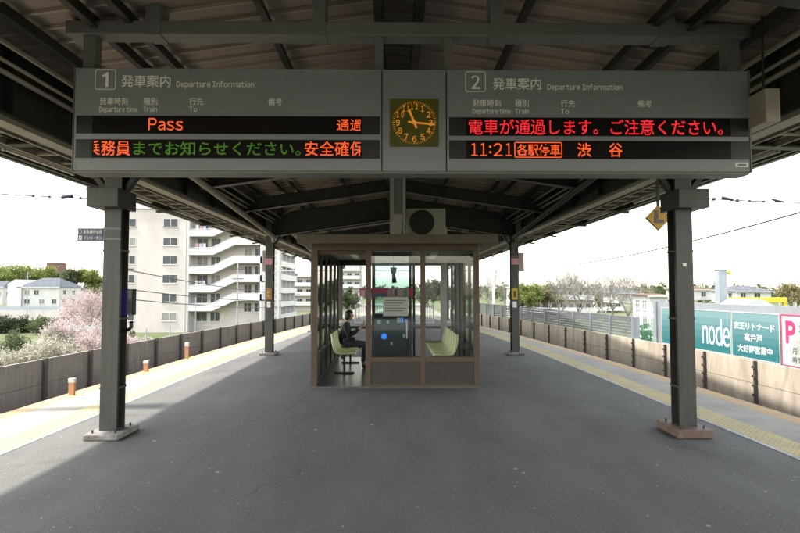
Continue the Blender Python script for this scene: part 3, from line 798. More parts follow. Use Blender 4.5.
MB().box(a1, a1 + .035, 9.70, 9.80, az0 + .03, az0 + .16).tube([(a1 + .02, 9.75, az0 + .05), (a1 + .15, 9.75, az0 - .0), (a1 + .9, 9.9, fz1 + .02)], .015, 6).build('valve_cover', M_ACW, ac)

# seats
def seat_shell(cx, y, dirn):
    """one moulded seat, back at cx, facing dirn along X"""
    s = MB(); prof = [(-.02, .83), (.00, .66), (.035, .52), (.09, .445), (.2, .425), (.34, .435), (.43, .445), (.47, .425)]
    ws = [.12, .175, .19, .20, .20, .20, .195, .17]
    vs = []; NN = 7
    for (dx, z), wd in zip(prof, ws):
        for j in range(NN):
            q = -1 + 2 * j / (NN - 1)
            curl = .035 * q * q
            back = z > .47
            vs.append((cx + dirn * (dx + (curl if back else 0)), y + q * wd, z + (0 if back else curl)))
    k = len(prof)
    fs = [(i * NN + j, i * NN + j + 1, (i + 1) * NN + j + 1, (i + 1) * NN + j) for i in range(k - 1) for j in range(NN - 1)]
    s.add(vs, fs)
    return s
def bench(sg, label, n, y0):
    cx = sg * 1.22; d = -sg
    t = thing('seat_row', label, 'seats', (cx, y0 + n * .24, .03))
    for k in range(n):
        o = seat_shell(cx, y0 + .48 * k, d).build('seat', M_SEAT, t, smooth=True)
        so_ = o.modifiers.new('thick', 'SOLIDIFY'); so_.thickness = .022; so_.offset = 0
    fx = cx + d * .22
    MB().box(fx - .03, fx + .03, y0 - .15, y0 + .48 * (n - 1) + .15, .36, .405).build('seat_beam', M_STEEL, t)
    for yy in (y0 + .2, y0 + .48 * (n - 1) - .2):
        MB().box(fx - .02, fx + .02, yy - .02, yy + .02, .03, .36).box(fx - .2, fx + .2, yy - .025, yy + .025, .03, .055).build('leg', M_STEEL, t)
bench(-1, 'row of lime plastic seats along the left glass wall of the waiting room', 5, 10.62)
bench(1, 'row of lime plastic seats along the right glass wall of the waiting room', 6, 10.35)

# low glazed cabinet with a blue lamp
cb = thing('display_cabinet', 'dark waist high glazed cabinet with round blue light behind the door leaf', 'cabinet', (.0, 12.6, .03))
cx0, cx1 = at(372, 330, 12.4).x, at(410.5, 330, 12.4).x; cz1 = at(390, 314.5, 12.4).z
MB().box(cx0, cx1, 12.5, 13.1, .03, cz1).build('body', M_BLACK, cb, bevel=.01)
MB().box(cx0 + .04, cx1 - .04, 12.488, 12.498, .55, cz1 - .06).build('front_glass', mat('dark_front', (.03, .045, .045), .15), cb)
for px_, py_, r_ in ((399, 320, .05), (406, 321, .035), (379, 322, .04), (388, 322, .03), (391.5, 343.5, .028), (404, 336, .03)):
    p = at(px_, py_, 12.45); MB().box(p.x - r_, p.x + r_, 12.46, 12.487, p.z - r_ * 1.3, p.z + r_ * 1.3).build('sample_card', M_PAPER, cb, bevel=.01)
p = at(384, 336.5, 12.45); MB().disc((p.x, 12.487, p.z), (0, -1, 0), .065, .03, 24).build('blue_light', M_BLUELAMP, cb)
p = at(404, 320, 12.45); MB().box(p.x - .05, p.x - .02, 12.46, 12.487, p.z - .06, p.z + .07).build('blue_label', M_BLUELAMP, cb)
# banner and notice
bn = thing('banner', 'long magenta and navy banner with portraits hanging inside the waiting room front', 'banner', (-.2, 9.75, 1.6))
yb_ = 9.424
def q_(px, py): return at(px, py, yb_)
def flat(name, x0, x1, y0, y1, m, par, dy=0.0, th=.004):
    a = q_(x0, y1); b = q_(x1, y0); return MB().box(a.x, b.x, yb_ - dy, yb_ - dy + th, a.z, b.z).build(name, m, par)
flat('cloth', 359.5, 413.3, 288, 296.5, M_PINK, bn)
flat('navy_band', 369, 387, 293, 296.3, M_BLUESIGN, bn, .003, .003)
flat('portrait_panel', 388, 408.5, 288.6, 296.2, M_MAUVE, bn, .003, .003)
for i, cc in enumerate(((.3, .2, .2), (.1, .1, .2), (.45, .35, .35), (.1, .3, .2))):
    flat('portrait', 389.5 + 4.8 * i, 392.5 + 4.8 * i, 289.4, 296, mat('portrait_%d' % i, cc, .7), bn, .006, .003)
flat('white_patch', 361, 365, 290, 296, M_MAUVE, bn, .003, .003)
MB().box(q_(360, 288).x, q_(360.4, 288).x, yb_, yb_ + .004, q_(360, 288).z, ZT - .03).box(q_(412.4, 288).x, q_(412.8, 288).x, yb_, yb_ + .004, q_(360, 288).z, ZT - .03).build('cord', M_WIRE, bn)
nt_ = thing('notice_sheet', 'white printed notice sheet fixed to the door leaf below the magenta banner', 'poster', (.0, 9.44, 1.4))
yb_ = 9.444
flat('sheet', 383, 408, 297, 316, M_PAPER, nt_)
for i in range(5):
    flat('print_line', 385, 406 - (i % 3) * 3, 300 + i * 2.6, 300.9 + i * 2.6, mat('grey_print', (.28, .28, .28), .8), nt_, .002)
# hanging device inside
hd = thing('hanging_speaker', 'small dark hanging speaker with cord under the waiting room ceiling', 'speaker', (0, 11, 2.0))
p0 = at(393.5, 283, 11); p1 = at(393.5, 269, 11)
MB().tube([(p1.x, 11, ZT - .03), (p1.x, 11, p1.z)], .012, 6).build('cord', M_WIRE, hd)
MB().tube([(p1.x, 11, p1.z + .03), (p1.x, 11, p1.z - .1)], .07, 12, .05).tube([(p1.x, 11, p1.z - .1), (p1.x + .02, 11, p0.z)], .035, 10, .05).build('body', M_BLACK, hd, smooth=True)

# ------------------------------------------------------------------ person
def skin_mesh(name, m, parent, V, EDG, rad, sub=2):
    r = parent
    while r.parent: r = r.parent
    off = LOC[r.name]
    me = bpy.data.meshes.new(name); me.from_pydata([tuple(Vector(v) - off) for v in V], EDG, []); me.materials.append(m)
    o = bpy.data.objects.new(name, me); COL.objects.link(o); o.parent = parent
    sk = o.modifiers.new('skin', 'SKIN'); sk.use_smooth_shade = True
    for i, rr in enumerate(rad):
        q = rr if isinstance(rr, tuple) else (rr, rr)
        me.skin_vertices[0].data[i].radius = q
    me.skin_vertices[0].data[0].use_root = True
    sb = o.modifiers.new('sub', 'SUBSURF'); sb.levels = sub; sb.render_levels = sub
    return o
class Sk:
    def __init__(s): s.v = []; s.e = []; s.r = []
    def p(s, co, r, prev=None):
        s.v.append(co); s.r.append(r); i = len(s.v) - 1
        if prev is not None: s.e.append((prev, i))
        return i
PX, PY = -1.07, 11.62
per = thing('person', 'seated person in a dark navy jacket looking down at a phone in the waiting room', 'person', (PX, PY, .03))
def P(dx, dy, z): return (PX + dx, PY + dy, z)
b = Sk()
pel = b.p(P(0, 0, .55), (.13, .12)); sp = b.p(P(.0, 0, .72), (.10, .12), pel); ch = b.p(P(.03, 0, .92), (.105, .14), sp)
nk0 = b.p(P(.06, 0, 1.01), .055, ch); nk = b.p(P(.085, 0, 1.055), .045, nk0); jaw = b.p(P(.115, 0, 1.10), (.068, .06), nk); hd1 = b.p(P(.115, 0, 1.155), (.088, .074), jaw); hd2 = b.p(P(.105, 0, 1.205), (.075, .066), hd1)
hd3 = b.p(P(.10, 0, 1.235), .035, hd2); nose = b.p(P(.205, 0, 1.135), .012, hd1)
chin = b.p(P(.165, 0, 1.075), .025, jaw)
for sy in (-1, 1):
    ear = b.p(P(.105, sy * .078, 1.14), .012, hd1)
    hip = b.p(P(.06, sy * .09, .53), .085, pel); kn = b.p(P(.44, sy * .10, .52), .06, hip); cf = b.p(P(.43, sy * .10, .34), .05, kn); an = b.p(P(.40, sy * .10, .12), .035, cf); toe = b.p(P(.54, sy * .11, .065), (.035, .03), an)
    sh = b.p(P(.03, sy * .16, .965), .052, ch); el = b.p(P(.10, sy * .21, .72), .040, sh); fa = b.p(P(.22, sy * .16, .78), .034, el); wr_ = b.p(P(.335, sy * .075, .885), .024, fa); pm = b.p(P(.375, sy * .05, .925), (.03, .018), wr_)
skin_mesh('body', M_SKIN, per, b.v, b.e, b.r)
for sy in (-1, 1):
    base = Vector(P(.385, sy * .045, .925))
    for k in range(4):
        f = Sk(); a = f.p(tuple(base + Vector((.0, 0, -.02 + .014 * k))), .0095)
        c1 = f.p(tuple(base + Vector((.034, -sy * .006, -.015 + .016 * k))), .0085, a); c2 = f.p(tuple(base + Vector((.048, -sy * .026, -.012 + .017 * k))), .0075, c1)
        f.p(tuple(base + Vector((.040, -sy * .040, -.012 + .017 * k))), .006, c2)
        skin_mesh('finger', M_SKIN, per, f.v, f.e, f.r, 1)
    f = Sk(); a = f.p(tuple(base + Vector((-.02, -sy * .01, .015))), .011); c1 = f.p(tuple(base + Vector((-.008, -sy * .028, .04))), .009, a); f.p(tuple(base + Vector((.012, -sy * .036, .058))), .007, c1)
    skin_mesh('thumb', M_SKIN, per, f.v, f.e, f.r, 1)
j = Sk()
a0_ = j.p(P(-.01, 0, .50), (.155, .155)); a1_ = j.p(P(-.01, 0, .70), (.125, .145), a0_); a2_ = j.p(P(.025, 0, .90), (.125, .16), a1_); j.p(P(.055, 0, 1.0), .075, a2_)
for sy in (-1, 1):
    s1 = j.p(P(.025, sy * .165, .965), .068, a2_); s2 = j.p(P(.10, sy * .215, .725), .056, s1); s3 = j.p(P(.22, sy * .16, .78), .048, s2); j.p(P(.315, sy * .09, .865), .036, s3)
skin_mesh('jacket', M_JACKET, per, j.v, j.e, j.r)
co = Sk(); q0 = co.p(P(.072, 0, 1.01), .068); co.p(P(.085, 0, 1.04), .056, q0); skin_mesh('collar', M_PAPER, per, co.v, co.e, co.r)
tr_ = Sk(); t0 = tr_.p(P(.02, 0, .54), (.14, .15))
for sy in (-1, 1):
    h1 = tr_.p(P(.08, sy * .09, .53), .10, t0); h2 = tr_.p(P(.45, sy * .10, .525), .074, h1); h3 = tr_.p(P(.435, sy * .10, .34), .064, h2); tr_.p(P(.405, sy * .10, .14), .052, h3)
skin_mesh('trousers', M_TROUS, per, tr_.v, tr_.e, tr_.r)
for sy in (-1, 1):
    sh_ = Sk(); q0 = sh_.p(P(.38, sy * .10, .085), .045); q1 = sh_.p(P(.47, sy * .105, .075), .043, q0); sh_.p(P(.57, sy * .11, .065), .033, q1)
    skin_mesh('shoe', M_SHOE, per, sh_.v, sh_.e, sh_.r)
hr = MB(); hc = Vector(P(.098, 0, 1.165))
hr.ball(hc, .104, 20, 14, (1.0, .90, 1.0))
for k_, f_ in list(enumerate(hr.f)):
    c_ = sum((Vector(hr.v[q]) for q in f_), Vector()) / 4 - hc
    if (c_.x > .035 and c_.z < .042) or (c_.z < -.075) or (c_.z < -.02 and c_.x > -.005 and abs(c_.y) < .07): hr.f[k_] = None
hr.f = [f_ for f_ in hr.f if f_]
hr.ball(P(.052, 0, 1.105), .066, 16, 10, (.85, 1.15, 1.0))
for sy in (-1, 1): hr.ball(P(.088, sy * .078, 1.12), .04, 10, 8, (.9, .4, 1.4))
hr.build('hair', M_HAIR, per, smooth=True)
ph = thing('smartphone', 'dark upright phone held up by the seated person', 'phone', P(.40, 0, .93))
MB().bar(P(.405, 0, .90), P(.43, 0, 1.05), .075, .012, up=(1, 0, 0)).build('phone_case', M_BLACK, ph, bevel=.003)
MB().bar(P(.396, 0, .91), P(.419, 0, 1.04), .066, .002, up=(1, 0, 0)).build('screen', mat('phone_screen', (.02, .02, .025), .1), ph)

# unseen hall block added behind the camera to darken waiting room glass reflections
sh_t = thing('reflection_blocker', 'beige hall block added out of view behind the viewer to darken glass reflections', 'building', (0, -13, 0))
MB().box(-4.1, -1.3, -15, -12.6, .004, 3.3).box(1.3, 4.1, -15, -12.6, .004, 3.3).box(-1.3, 1.3, -15, -12.6, 2.4, 3.3).build('wall', M_BEIGE, sh_t)
MB().box(-1.3, 1.3, -14.9, -14.7, .004, 2.4).build('recess_back', M_COLP, sh_t)
# ------------------------------------------------------------------ things fixed to the columns and eaves
sg_ = thing('direction_sign', 'navy sign with two white text lines projecting left from the left foreground column', 'sign', (-3.5, 6.3, 2.3))
yb_ = 6.34
flat('panel', 77.3, 103, 228.2, 241, M_BLUESIGN, sg_, 0, .02)
def tx(name, body, x0, x1, y0, y1, m, par, yy, bold=0.0, off=.0015):
    a = at(x0, y1, yy); c_ = at(x1, y0, yy)
    return text(name, body, Vector((0, yy - off, 0)), X_, Z_, NB, a.x, c_.x, a.z, c_.z, m, par, bold)
tx('sign_text', '①', 78.3, 82.3, 229.4, 233.9, M_LETTER, sg_, yb_, .01); tx('sign_text', '駅係員呼出用', 83.6, 102, 229.8, 233.7, M_LETTER, sg_, yb_, .008)
tx('sign_text', 'インターホン', 84, 102, 235.8, 239.8, M_LETTER, sg_, yb_, .01); tx('sign_text', '♿', 79, 82, 235.5, 240, M_LETTER, sg_, yb_)
bk = MB()
for py_ in (229.3, 239.6):
    z = at(110, py_, 6.34).z; bk.box(-3.415, -3.205, 6.272, 6.278, z - .012, z + .012); bk.box(at(103, py_, 6.34).x, -3.40, 6.34, 6.352, z - .012, z + .012)
bk.build('strap', M_BEAMGREY, sg_)
ps = thing('violet_sign', 'violet plate on the inner face of the left foreground column', 'sign', (-3.2, 6.46, 1.5))
yb_ = 6.455
flat('plate', 119.8, 126.6, 289, 315, M_PURPLE, ps, 0, .006)
ic = thing('intercom', 'grey intercom box with dark edge beside the violet plate on the left column', 'intercom', (-3.1, 6.5, 1.5))
yb_ = 6.50
flat('case', 127, 132.2, 289, 315, M_FENCE, ic, 0, .08); flat('dark_edge', 132.2, 133.2, 289, 315, M_BLACK, ic, .002, .084)
flat('speaker_panel', 127.6, 131.6, 290.5, 298, M_ACW, ic, .004); flat('lower_panel', 127.6, 131.6, 301, 312.5, M_BEAMGREY, ic, .004)
hk = thing('hose_hook', 'black curved pipe hook below the intercom on the left foreground column', 'hook', (-3.2, 6.5, 1.2))
p = [at(118, 330.5, 6.46), at(124, 330.8, 6.46), at(129, 329.5, 6.46), at(131.3, 327, 6.46), at(131.2, 321, 6.46)]
MB().tube(p, .022, 10).build('pipe', M_BLACK, hk, smooth=True)
# stickers on right column
for nm, lab, x0, x1, y0, y1 in (('sticker', 'small white sticker on the right foreground column above head height', 673.5, 677, 263.2, 266.4),):
    yb_ = 6.277; s_ = thing(nm, lab, 'sticker', at(x0, y0, 6.28)); flat('paper', x0 + 9.5, x1 + 9.5, y0, y1, M_PAPER, s_, 0, .002)
# L marker under the right eave
lm = thing('marker_sign', 'yellow diamond marker sign with a dark letter L under the right eave', 'sign', at(658.5, 217, 7.9))
cL = at(658.5, 217.4, 7.9); hd_ = 12.6 * 7.9 / F
MB().prism([(cL.x - hd_, 7.9, cL.z), (cL.x, 7.9, cL.z - hd_), (cL.x + hd_, 7.9, cL.z), (cL.x, 7.9, cL.z + hd_)], (0, .012, 0)).build('plate', M_LYEL, lm)
MB().prism([(cL.x - hd_ * 1.04, 7.914, cL.z - .008), (cL.x, 7.914, cL.z - hd_ * 1.04 - .008), (cL.x + hd_ * 1.04, 7.914, cL.z - .008), (cL.x, 7.914, cL.z + hd_ * 1.04 - .008)], (0, .012, 0)).build('back_plate', M_STEEL, lm)
a = .45 * hd_; th_ = .26 * hd_
MB().prism([(cL.x - .30 * hd_, 7.893, cL.z + .58 * hd_), (cL.x - .30 * hd_, 7.893, cL.z - .45 * hd_), (cL.x + .42 * hd_, 7.893, cL.z - .45 * hd_), (cL.x + .42 * hd_, 7.893, cL.z - .18 * hd_), (cL.x - .02 * hd_, 7.893, cL.z - .18 * hd_), (cL.x - .02 * hd_, 7.893, cL.z + .58 * hd_)], (0, .006, 0)).build('letter', M_LGREY, lm)
MB().box(cL.x - .02, cL.x + .02, 7.9, 7.92, cL.z + hd_ - .02, 3.40).build('bracket', M_STEEL, lm)
# call boxes, signs on the middle columns
for side, cx0, boxm, bname in (('left', -3.28, M_ORPOST, 'orange'), ('right', 3.20, M_YELLOW, 'yellow')):
    yy = 14.04; off = 269 if side == 'left' else 515
    yb_ = yy - .05
    t = thing('call_box', '%s emergency call box on the middle %s column' % (bname, side), 'call box', (cx0, yy, 1.5))
    flat('case', off - 3.0, off + 2.6, 288, 299.5, boxm, t, 0, .045)
    flat('button_panel', off - 1.3, off + 1.0, 291, 297, M_LYEL if side == 'left' else M_BRONZE, t, .006); flat('button', off - .6, off + .4, 293, 295, M_RED if False else M_BRICK, t, .010)
    t = thing('white_label', 'small white label under the %s call box' % bname, 'label', (cx0, yy, 1.3))
    yb_ = yy - .006
    flat('paper', off - 2.2, off + 1.6, 301.5, 307.5, M_PAPER, t)
    t = thing('car_position_sign', 'pink and mauve plate sign projecting from the middle %s column' % side, 'sign', (cx0, yy, 2.4))
    yb_ = 14.18
    if side == 'right': flat('plate', 514, 524, 252.8, 271.5, M_MAUVE, t, 0, .01)
    else: flat('plate', 262.5, 270, 250.5, 271.5, M_MAUVE, t, 0, .01)
    yb_ = yy - .008
    flat('pink_band', off - 3.6, off + 3.4, 258.3, 264.6, M_PINKS, t, 0, .006)
    MB().box(cx0 - .105, cx0 + .105, yy - .006, yy + .2, at(off, 256.5, yy).z - .008, at(off, 256.5, yy).z + .008).build('strap', M_BEAMGREY, t)
# small marker posts at the left edge
for px_, pb, pt, lab in ((71, 392.5, 378.5, 'short orange and white marker post at the left platform edge, nearer one'), (145.5, 369.5, 361, 'smallest orange and white marker post at the left platform edge, between the other two'), (186.5, 357, 342.5, 'slim orange and white marker post at the left edge, nearest the middle left column')):
    yy = 1.7 * F / (pb - 290) * .99; p = at(px_, pb, yy); z1 = at(px_, pt, yy).z; zw = z1 - (z1) * .25
    t = thing('marker_post', lab, 'marker post', (p.x, yy, 0))
    MB().box(p.x - .045, p.x + .045, yy, yy + .05, -.003, zw).build('orange_body', M_ORPOST, t, bevel=.004); MB().box(p.x - .05, p.x + .05, yy - .005, yy + .055, zw, z1).build('white_top', M_WHITE, t, bevel=.004)
# stair railing behind the shelter
rl = thing('stair_railing', 'white barred railing around the stairwell behind the waiting room', 'railing', (0, 27, 0))
rm = MB()
for k in range(44): x = -1.9 + k * .09; rm.box(x - .012, x + .012, 27, 27.02, .08, .86)
rm.build('bars', M_WHITE, rl)
MB().box(-1.95, 2.02, 26.98, 27.04, .86, .92).box(-1.95, 2.02, 26.99, 27.03, .03, .08).build('rails', M_WHITE, rl)
for x in (-1.95, 0, 2.0): MB().box(x - .03, x + .03, 26.97, 27.05, .001, .95).build('post', M_WHITE, rl)

# ------------------------------------------------------------------ trackside walls
def wall_run(y0, y1, sg, step):
    ys = []; y = y0
    while y <= y1: ys.append(y); y += step
    return [(sg * W_(y), y) for y in ys]
lw = thing('trackside_wall', 'dark brown board wall with steel posts beyond the left track', 'wall', (-8, 12, -1.3))
pts = wall_run(-6, 45, -1, 1.65)
pan = MB()
for (xa, ya), (xb, yb2) in zip(pts, pts[1:]):
    for z0, z1 in ((-1.3, -.405), (-.395, .15)):
        pan.prism([(xa, ya, z0), (xa - .06, ya, z0), (xb - .06, yb2, z0), (xb, yb2, z0)], (0, 0, z1 - z0))
pan.build('board_panel', M_WALLL, lw)
for x, y in pts[2:]:
    q = MB().box(x + .003, x + .07, y - .05, y + .05, -1.3, .17); q.build('post', M_POST, lw)
rw = thing('trackside_wall', 'stained beige concrete wall with bolted posts beyond the right track', 'wall', (8, 12, -1.3))
pts = wall_run(-5.9, 45, 1, 1.75)
pan = MB()
for (xa, ya), (xb, yb2) in zip(pts, pts[1:]):
    for z0, z1 in ((-1.3, -.345), (-.335, .15)):
        pan.prism([(xa, ya, z0), (xa + .08, ya, z0), (xb + .08, yb2, z0), (xb, yb2, z0)], (0, 0, z1 - z0))
pan.build('concrete_panel', M_WALLR, rw)
for x, y in pts[2:]:
    q = MB().box(x - .06, x - .003, y - .03, y + .03, -1.3, .16)
    for k in range(6): q.box(x - .085, x - .06, y - .05, y + .05, -1.0 + .2 * k, -.95 + .2 * k)
    q.build('post', M_POST, rw)
# slatted metal fence on top of the right wall
fn = thing('slat_fence', 'grey metal fence of horizontal slats on top of the right trackside wall', 'fence', (7, 22, .15))
fy = 16.95; fpts = []
while fy < 46: fpts.append((W_(fy) + .03, fy)); fy += 1.5
sl_ = MB()
for (xa, ya), (xb, yb2) in zip(fpts, fpts[1:]):
    for k in range(7):
        z = .17 + .098 * k
        sl_.prism([(xa + .02, ya, z + .078), (xa + .035, ya, z + .078), (xa + .06, ya, z), (xa + .045, ya, z)], (xb - xa, yb2 - ya, 0))
sl_.build('slats', M_FENCE, fn)
for x, y in fpts: MB().box(x - .04, x + .03, y - .03, y + .03, -.9, .86).build('post', M_FENCE, fn)
MB().box(fpts[0][0] + .03, fpts[0][0] + .2, fpts[0][1] - .02, fpts[0][1] + .02, .15, .84).build('end_panel', M_FENCE, fn)

# ------------------------------------------------------------------ billboards beyond the right wall
def bill_frame(ya, yb2):
    A = Vector((W_(ya) + .09, ya, 0)); Bv = Vector((W_(yb2) + .09, yb2, 0))
    U = (Bv - A); ln = U.length; U.normalize(); N = Vector((U.y, -U.x, 0))
    if N.x > 0: N = -N
    return A, U, N, ln
def board_base(name, label, ya, yb2, m, frame_m, z0=.16, z1=1.20):
    A, U, N, ln = bill_frame(ya, yb2)
    t = thing(name, label, 'billboard', (A.x, A.y, 0))
    Fr = (A, U, N)
    MB().ob(Fr, .02, ln - .02, z0 + .02, z1 - .02, -.02, .0).build('panel', m, t)
    fr = MB(); fr.ob(Fr, 0, ln, z0, z0 + .02, -.03, .006); fr.ob(Fr, 0, ln, z1 - .02, z1, -.03, .006); fr.ob(Fr, 0, .02, z0 + .02, z1 - .02, -.03, .006); fr.ob(Fr, ln - .02, ln, z0 + .02, z1 - .02, -.03, .006)
    fr.build('frame', frame_m, t)
    return t, A, U, N, ln, Fr
def bt(t, A, U, N, body, u0, u1, v0, v1, m, bold=0.0, off=.002): return text('lettering', body, A + N * off, U, Z_, N, u0, u1, v0, v1, m, t, bold)
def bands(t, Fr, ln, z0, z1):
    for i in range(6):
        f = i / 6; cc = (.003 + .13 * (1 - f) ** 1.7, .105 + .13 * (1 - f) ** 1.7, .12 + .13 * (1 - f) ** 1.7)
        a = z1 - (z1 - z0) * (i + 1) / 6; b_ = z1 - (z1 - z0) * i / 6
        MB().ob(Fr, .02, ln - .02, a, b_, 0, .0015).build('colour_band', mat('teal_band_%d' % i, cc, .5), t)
t, A, U, N, ln, Fr = board_base('billboard', 'teal billboard with large white latin letters, partly behind the right foreground column', 15.45, 12.52, M_TEALB, M_WHITE)
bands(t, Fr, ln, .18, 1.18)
bt(t, A, U, N, 'Rit', .5, 1.5, .34, 1.0, M_LETTER, .0); bt(t, A, U, N, 'node', 1.87, ln - .06, .34, 1.0, M_LETTER, .0)
t, A, U, N, ln, Fr = board_base('billboard', 'teal billboard with three lines of white japanese text beside the parking billboard', 12.5, 11.02, M_TEALB, M_WHITE)
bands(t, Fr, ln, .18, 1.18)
for s, v0, u0, u1 in (('京王リトナード', .80, .08, ln - .14), ('高井戸', .55, .42, ln - .50), ('大好評営業中', .29, .2, ln - .22)): bt(t, A, U, N, s, u0, u1, v0, v0 + .17, M_LETTER, .012)
t, A, U, N, ln, Fr = board_base('billboard', 'white parking billboard with magenta border and large magenta P', 10.98, 7.5, M_BILLW, M_PINK)
bt(t, A, U, N, 'P', .12, .38, .62, 1.08, M_PINK, .05)
bt(t, A, U, N, '京王高井戸駐車場', .46, 2.2, .86, 1.02, M_TXT, .008)
[bt(t, A, U, N, s_, a_, b_, .42, .55, M_TXT, .006) for s_, a_, b_ in (('月', .28, .39), ('極', .62, .75), ('大募集', .98, 1.5))]; bt(t, A, U, N, '時間貸し', .28, .80, .24, .37, M_TXT, .006)
MB().ob(Fr, .30, .36, .62, .68, 0, .003).ob(Fr, .38, .44, .56, .63, 0, .003).build('green_emblem', M_GREENPR, t); MB().ob(Fr, .38, .43, .65, .70, 0, .003).build('pink_emblem', M_PINKS, t)
# grey plate fence behind the billboards
bf = thing('plate_fence', 'tall pale grey plate fence standing behind the billboards', 'fence', (8, 11, -1))
A, U, N, ln = bill_frame(16.0, 5.0); A = A + Vector((.14, 0, 0)); Fr = (A, U, N)
MB().ob(Fr, 0, ln, -1.2, 1.36, -.06, 0).build('plate', M_FENCE, bf)
MB().ob(Fr, -.05, .10, -1.2, 1.38, -.08, .05).build('end_post', M_FENCE, bf)
# square pillar and yellow gate beam
pc = at(718.5, 270, 16.5); pd = at(727, 270, 16.5)
gp = thing('gate_pillar', 'square pale grey pillar with a yellow lamp above the billboards', 'pillar', (pc.x, 16.5, -4.5))
MB().box(pc.x, pd.x, 16.5, 16.72, -4.5, pc.z).build('shaft', M_FENCE, gp, bevel=.01)
MB().box(pc.x - .015, pd.x + .015, 16.485, 16.735, pc.z, pc.z + .03).build('cap', M_STEEL, gp)
p = at(730, 272.5, 16.6); MB().tube([(pd.x, 16.7, p.z), (p.x - .03, 16.7, p.z)], .03, 8).ball((p.x + .03, 16.7, p.z), .07).build('lamp', M_YELLOW, gp, smooth=True)
yb0 = at(730, 300, 17.2); yb1 = at(787, 296.5, 17.2)
gb = thing('gate_beam', 'yellow height limit beam on posts behind the billboards', 'barrier', (yb0.x, 17.2, -4.5))
MB().box(yb0.x, yb1.x, 17.2, 17.32, yb0.z - .08, yb0.z + .08).build('beam', M_YELLOW, gb, bevel=.01)
MB().box(yb0.x, yb0.x + .1, 17.21, 17.31, -4.5, yb0.z - .08).build('post', M_YELLOW, gb); MB().box(yb1.x - .1, yb1.x, 17.21, 17.31, -4.5, yb0.z - .08).build('post', M_YELLOW, gb)
a_, b_, c_ = at(744, 306, 15), at(758, 299.5, 15), at(775, 307, 15)
aw = thing('white_awning', 'small white pitched awning top behind the teal billboard', 'awning', (b_.x, 15, 0))
MB().prism([(a_.x, 15, a_.z - .3), (c_.x, 15, a_.z - .3), (c_.x, 15, a_.z), (b_.x + .15, 15, b_.z), (b_.x - .1, 15, b_.z), (a_.x, 15, a_.z)], (0, 1.2, 0)).build('canvas', M_WHITE, aw)
MB().box(b_.x - .04, b_.x + .04, 15.5, 15.58, -4.5, a_.z - .3).build('pole', M_FENCE, aw)

# ------------------------------------------------------------------ buildings
GZ = -4.6
def win_proto(name, wd, ht, Fr, t, u, v, split=2):
    f = MB(); k = .06
    f.ob(Fr, u, u + wd, v, v + k, 0, .04); f.ob(Fr, u, u + wd, v + ht - k, v + ht, 0, .04); f.ob(Fr, u, u + k, v + k, v + ht - k, 0, .04); f.ob(Fr, u + wd - k, u + wd, v + k, v + ht - k, 0, .04)
    for i in range(1, split): f.ob(Fr, u + wd * i / split - k / 2, u + wd * i / split + k / 2, v + k, v + ht - k, 0, .035)
    f.ob(Fr, u - .06, u + wd + .06, v - .08, v, 0, .12)
    o = f.build('window', M_WINF, t)
    MB().ob(Fr, u + k, u + wd - k, v + k, v + ht - k, .003, .012).build('pane', M_WIN if rnd.random() < .66 else M_CURT, o)
    return o
FH = 2.8
def frame_(x, y, ux_, uy_, z=0):
    U = Vector((ux_, uy_, 0)).normalized(); N = Vector((U.y, -U.x, 0)); return (Vector((x, y, z)), U, N)
# block A, end facing the camera
Y0 = 80
apA = thing('apartment_block', 'large pale apartment block with white slanting stair parapets beyond the left wall', 'apartment building', (-34, Y0, GZ))
zr = at(150, 209, Y0).z
xL, xM, xR = -43, at(187.5, 250, Y0).x, at(262, 250, Y0).x
nf = 7
z0 = at(170, 241.5, Y0).z + .65     # head of a window; floors repeat by FH
MB().box(xL, xM, Y0, Y0 + 14, GZ, zr).build('wall', M_APT, apA); MB().box(xM, xR, Y0 + 1.8, Y0 + 14, GZ, zr - .003).build('recessed_wall', M_APT, apA)
MB().box(xL - .2, xR + .2, Y0 - .2, Y0 + 14.2, zr, zr + .35).build('roof_slab', M_PARA, apA)
Fa = frame_(0, Y0, 1, 0); Fb = frame_(0, Y0 + 1.8, 1, 0)
xs1 = at(213, 250, Y0).x; xs2 = at(235, 250, Y0).x
for k in range(-2, 5):
    zz = z0 - 1.3 - FH * k + FH * 2 - FH * 2
    zz = z0 - 1.3 + FH * (2 - (k + 2))
    if zz < GZ + .5: continue
    win_proto('w', 2.2, 1.3, Fa, apA, at(163, 250, Y0).x, zz); 
    win_proto('w', 1.9, 1.3, Fa, apA, at(131, 250, Y0).x - 1.2, zz)
    win_proto('w', 1.7, 1.5, Fb, apA, xM + .8, zz - .2); win_proto('w', 1.5, 1.5, Fb, apA, xM + 2.9, zz - .2)
    for q_u in (.9, 2.5): win_proto('w', 1.2, 1.4, Fb, apA, xs2 + q_u, zz + 1.25)
for k in range(0, 6):
    zz = z0 - 1.3 + FH * (2 - k) - 1.35
    # parapet: flat - slanting - flat, one white band per floor
    zc = zz + 1.0; dz = 1.55; x3 = xR
    pr = [(xM + .05, Y0, zz), (xs1, Y0, zz), (xs2, Y0, zz + dz), (x3, Y0, zz + dz), (x3, Y0, zc + dz), (xs2 - .2, Y0, zc + dz), (xs1 - .2, Y0, zc), (xM + .05, Y0, zc)]
    MB().prism(pr, (0, .14, 0)).build('stair_parapet', M_PARA, apA)
    MB().box(xM + .05, xs1, Y0 + .14, Y0 + 1.8, zz, zz + .15).build('balcony_floor', M_PARA, apA)
    st = MB(); st.prism([(xs1, Y0 + .14, zz), (xs2, Y0 + .14, zz + dz), (x3, Y0 + .14, zz + dz), (x3, Y0 + .14, zz + dz + .15), (xs2, Y0 + .14, zz + dz + .15), (xs1, Y0 + .14, zz + .15)], (0, 1.66, 0))
    st.build('stair_flight', M_PARA, apA)
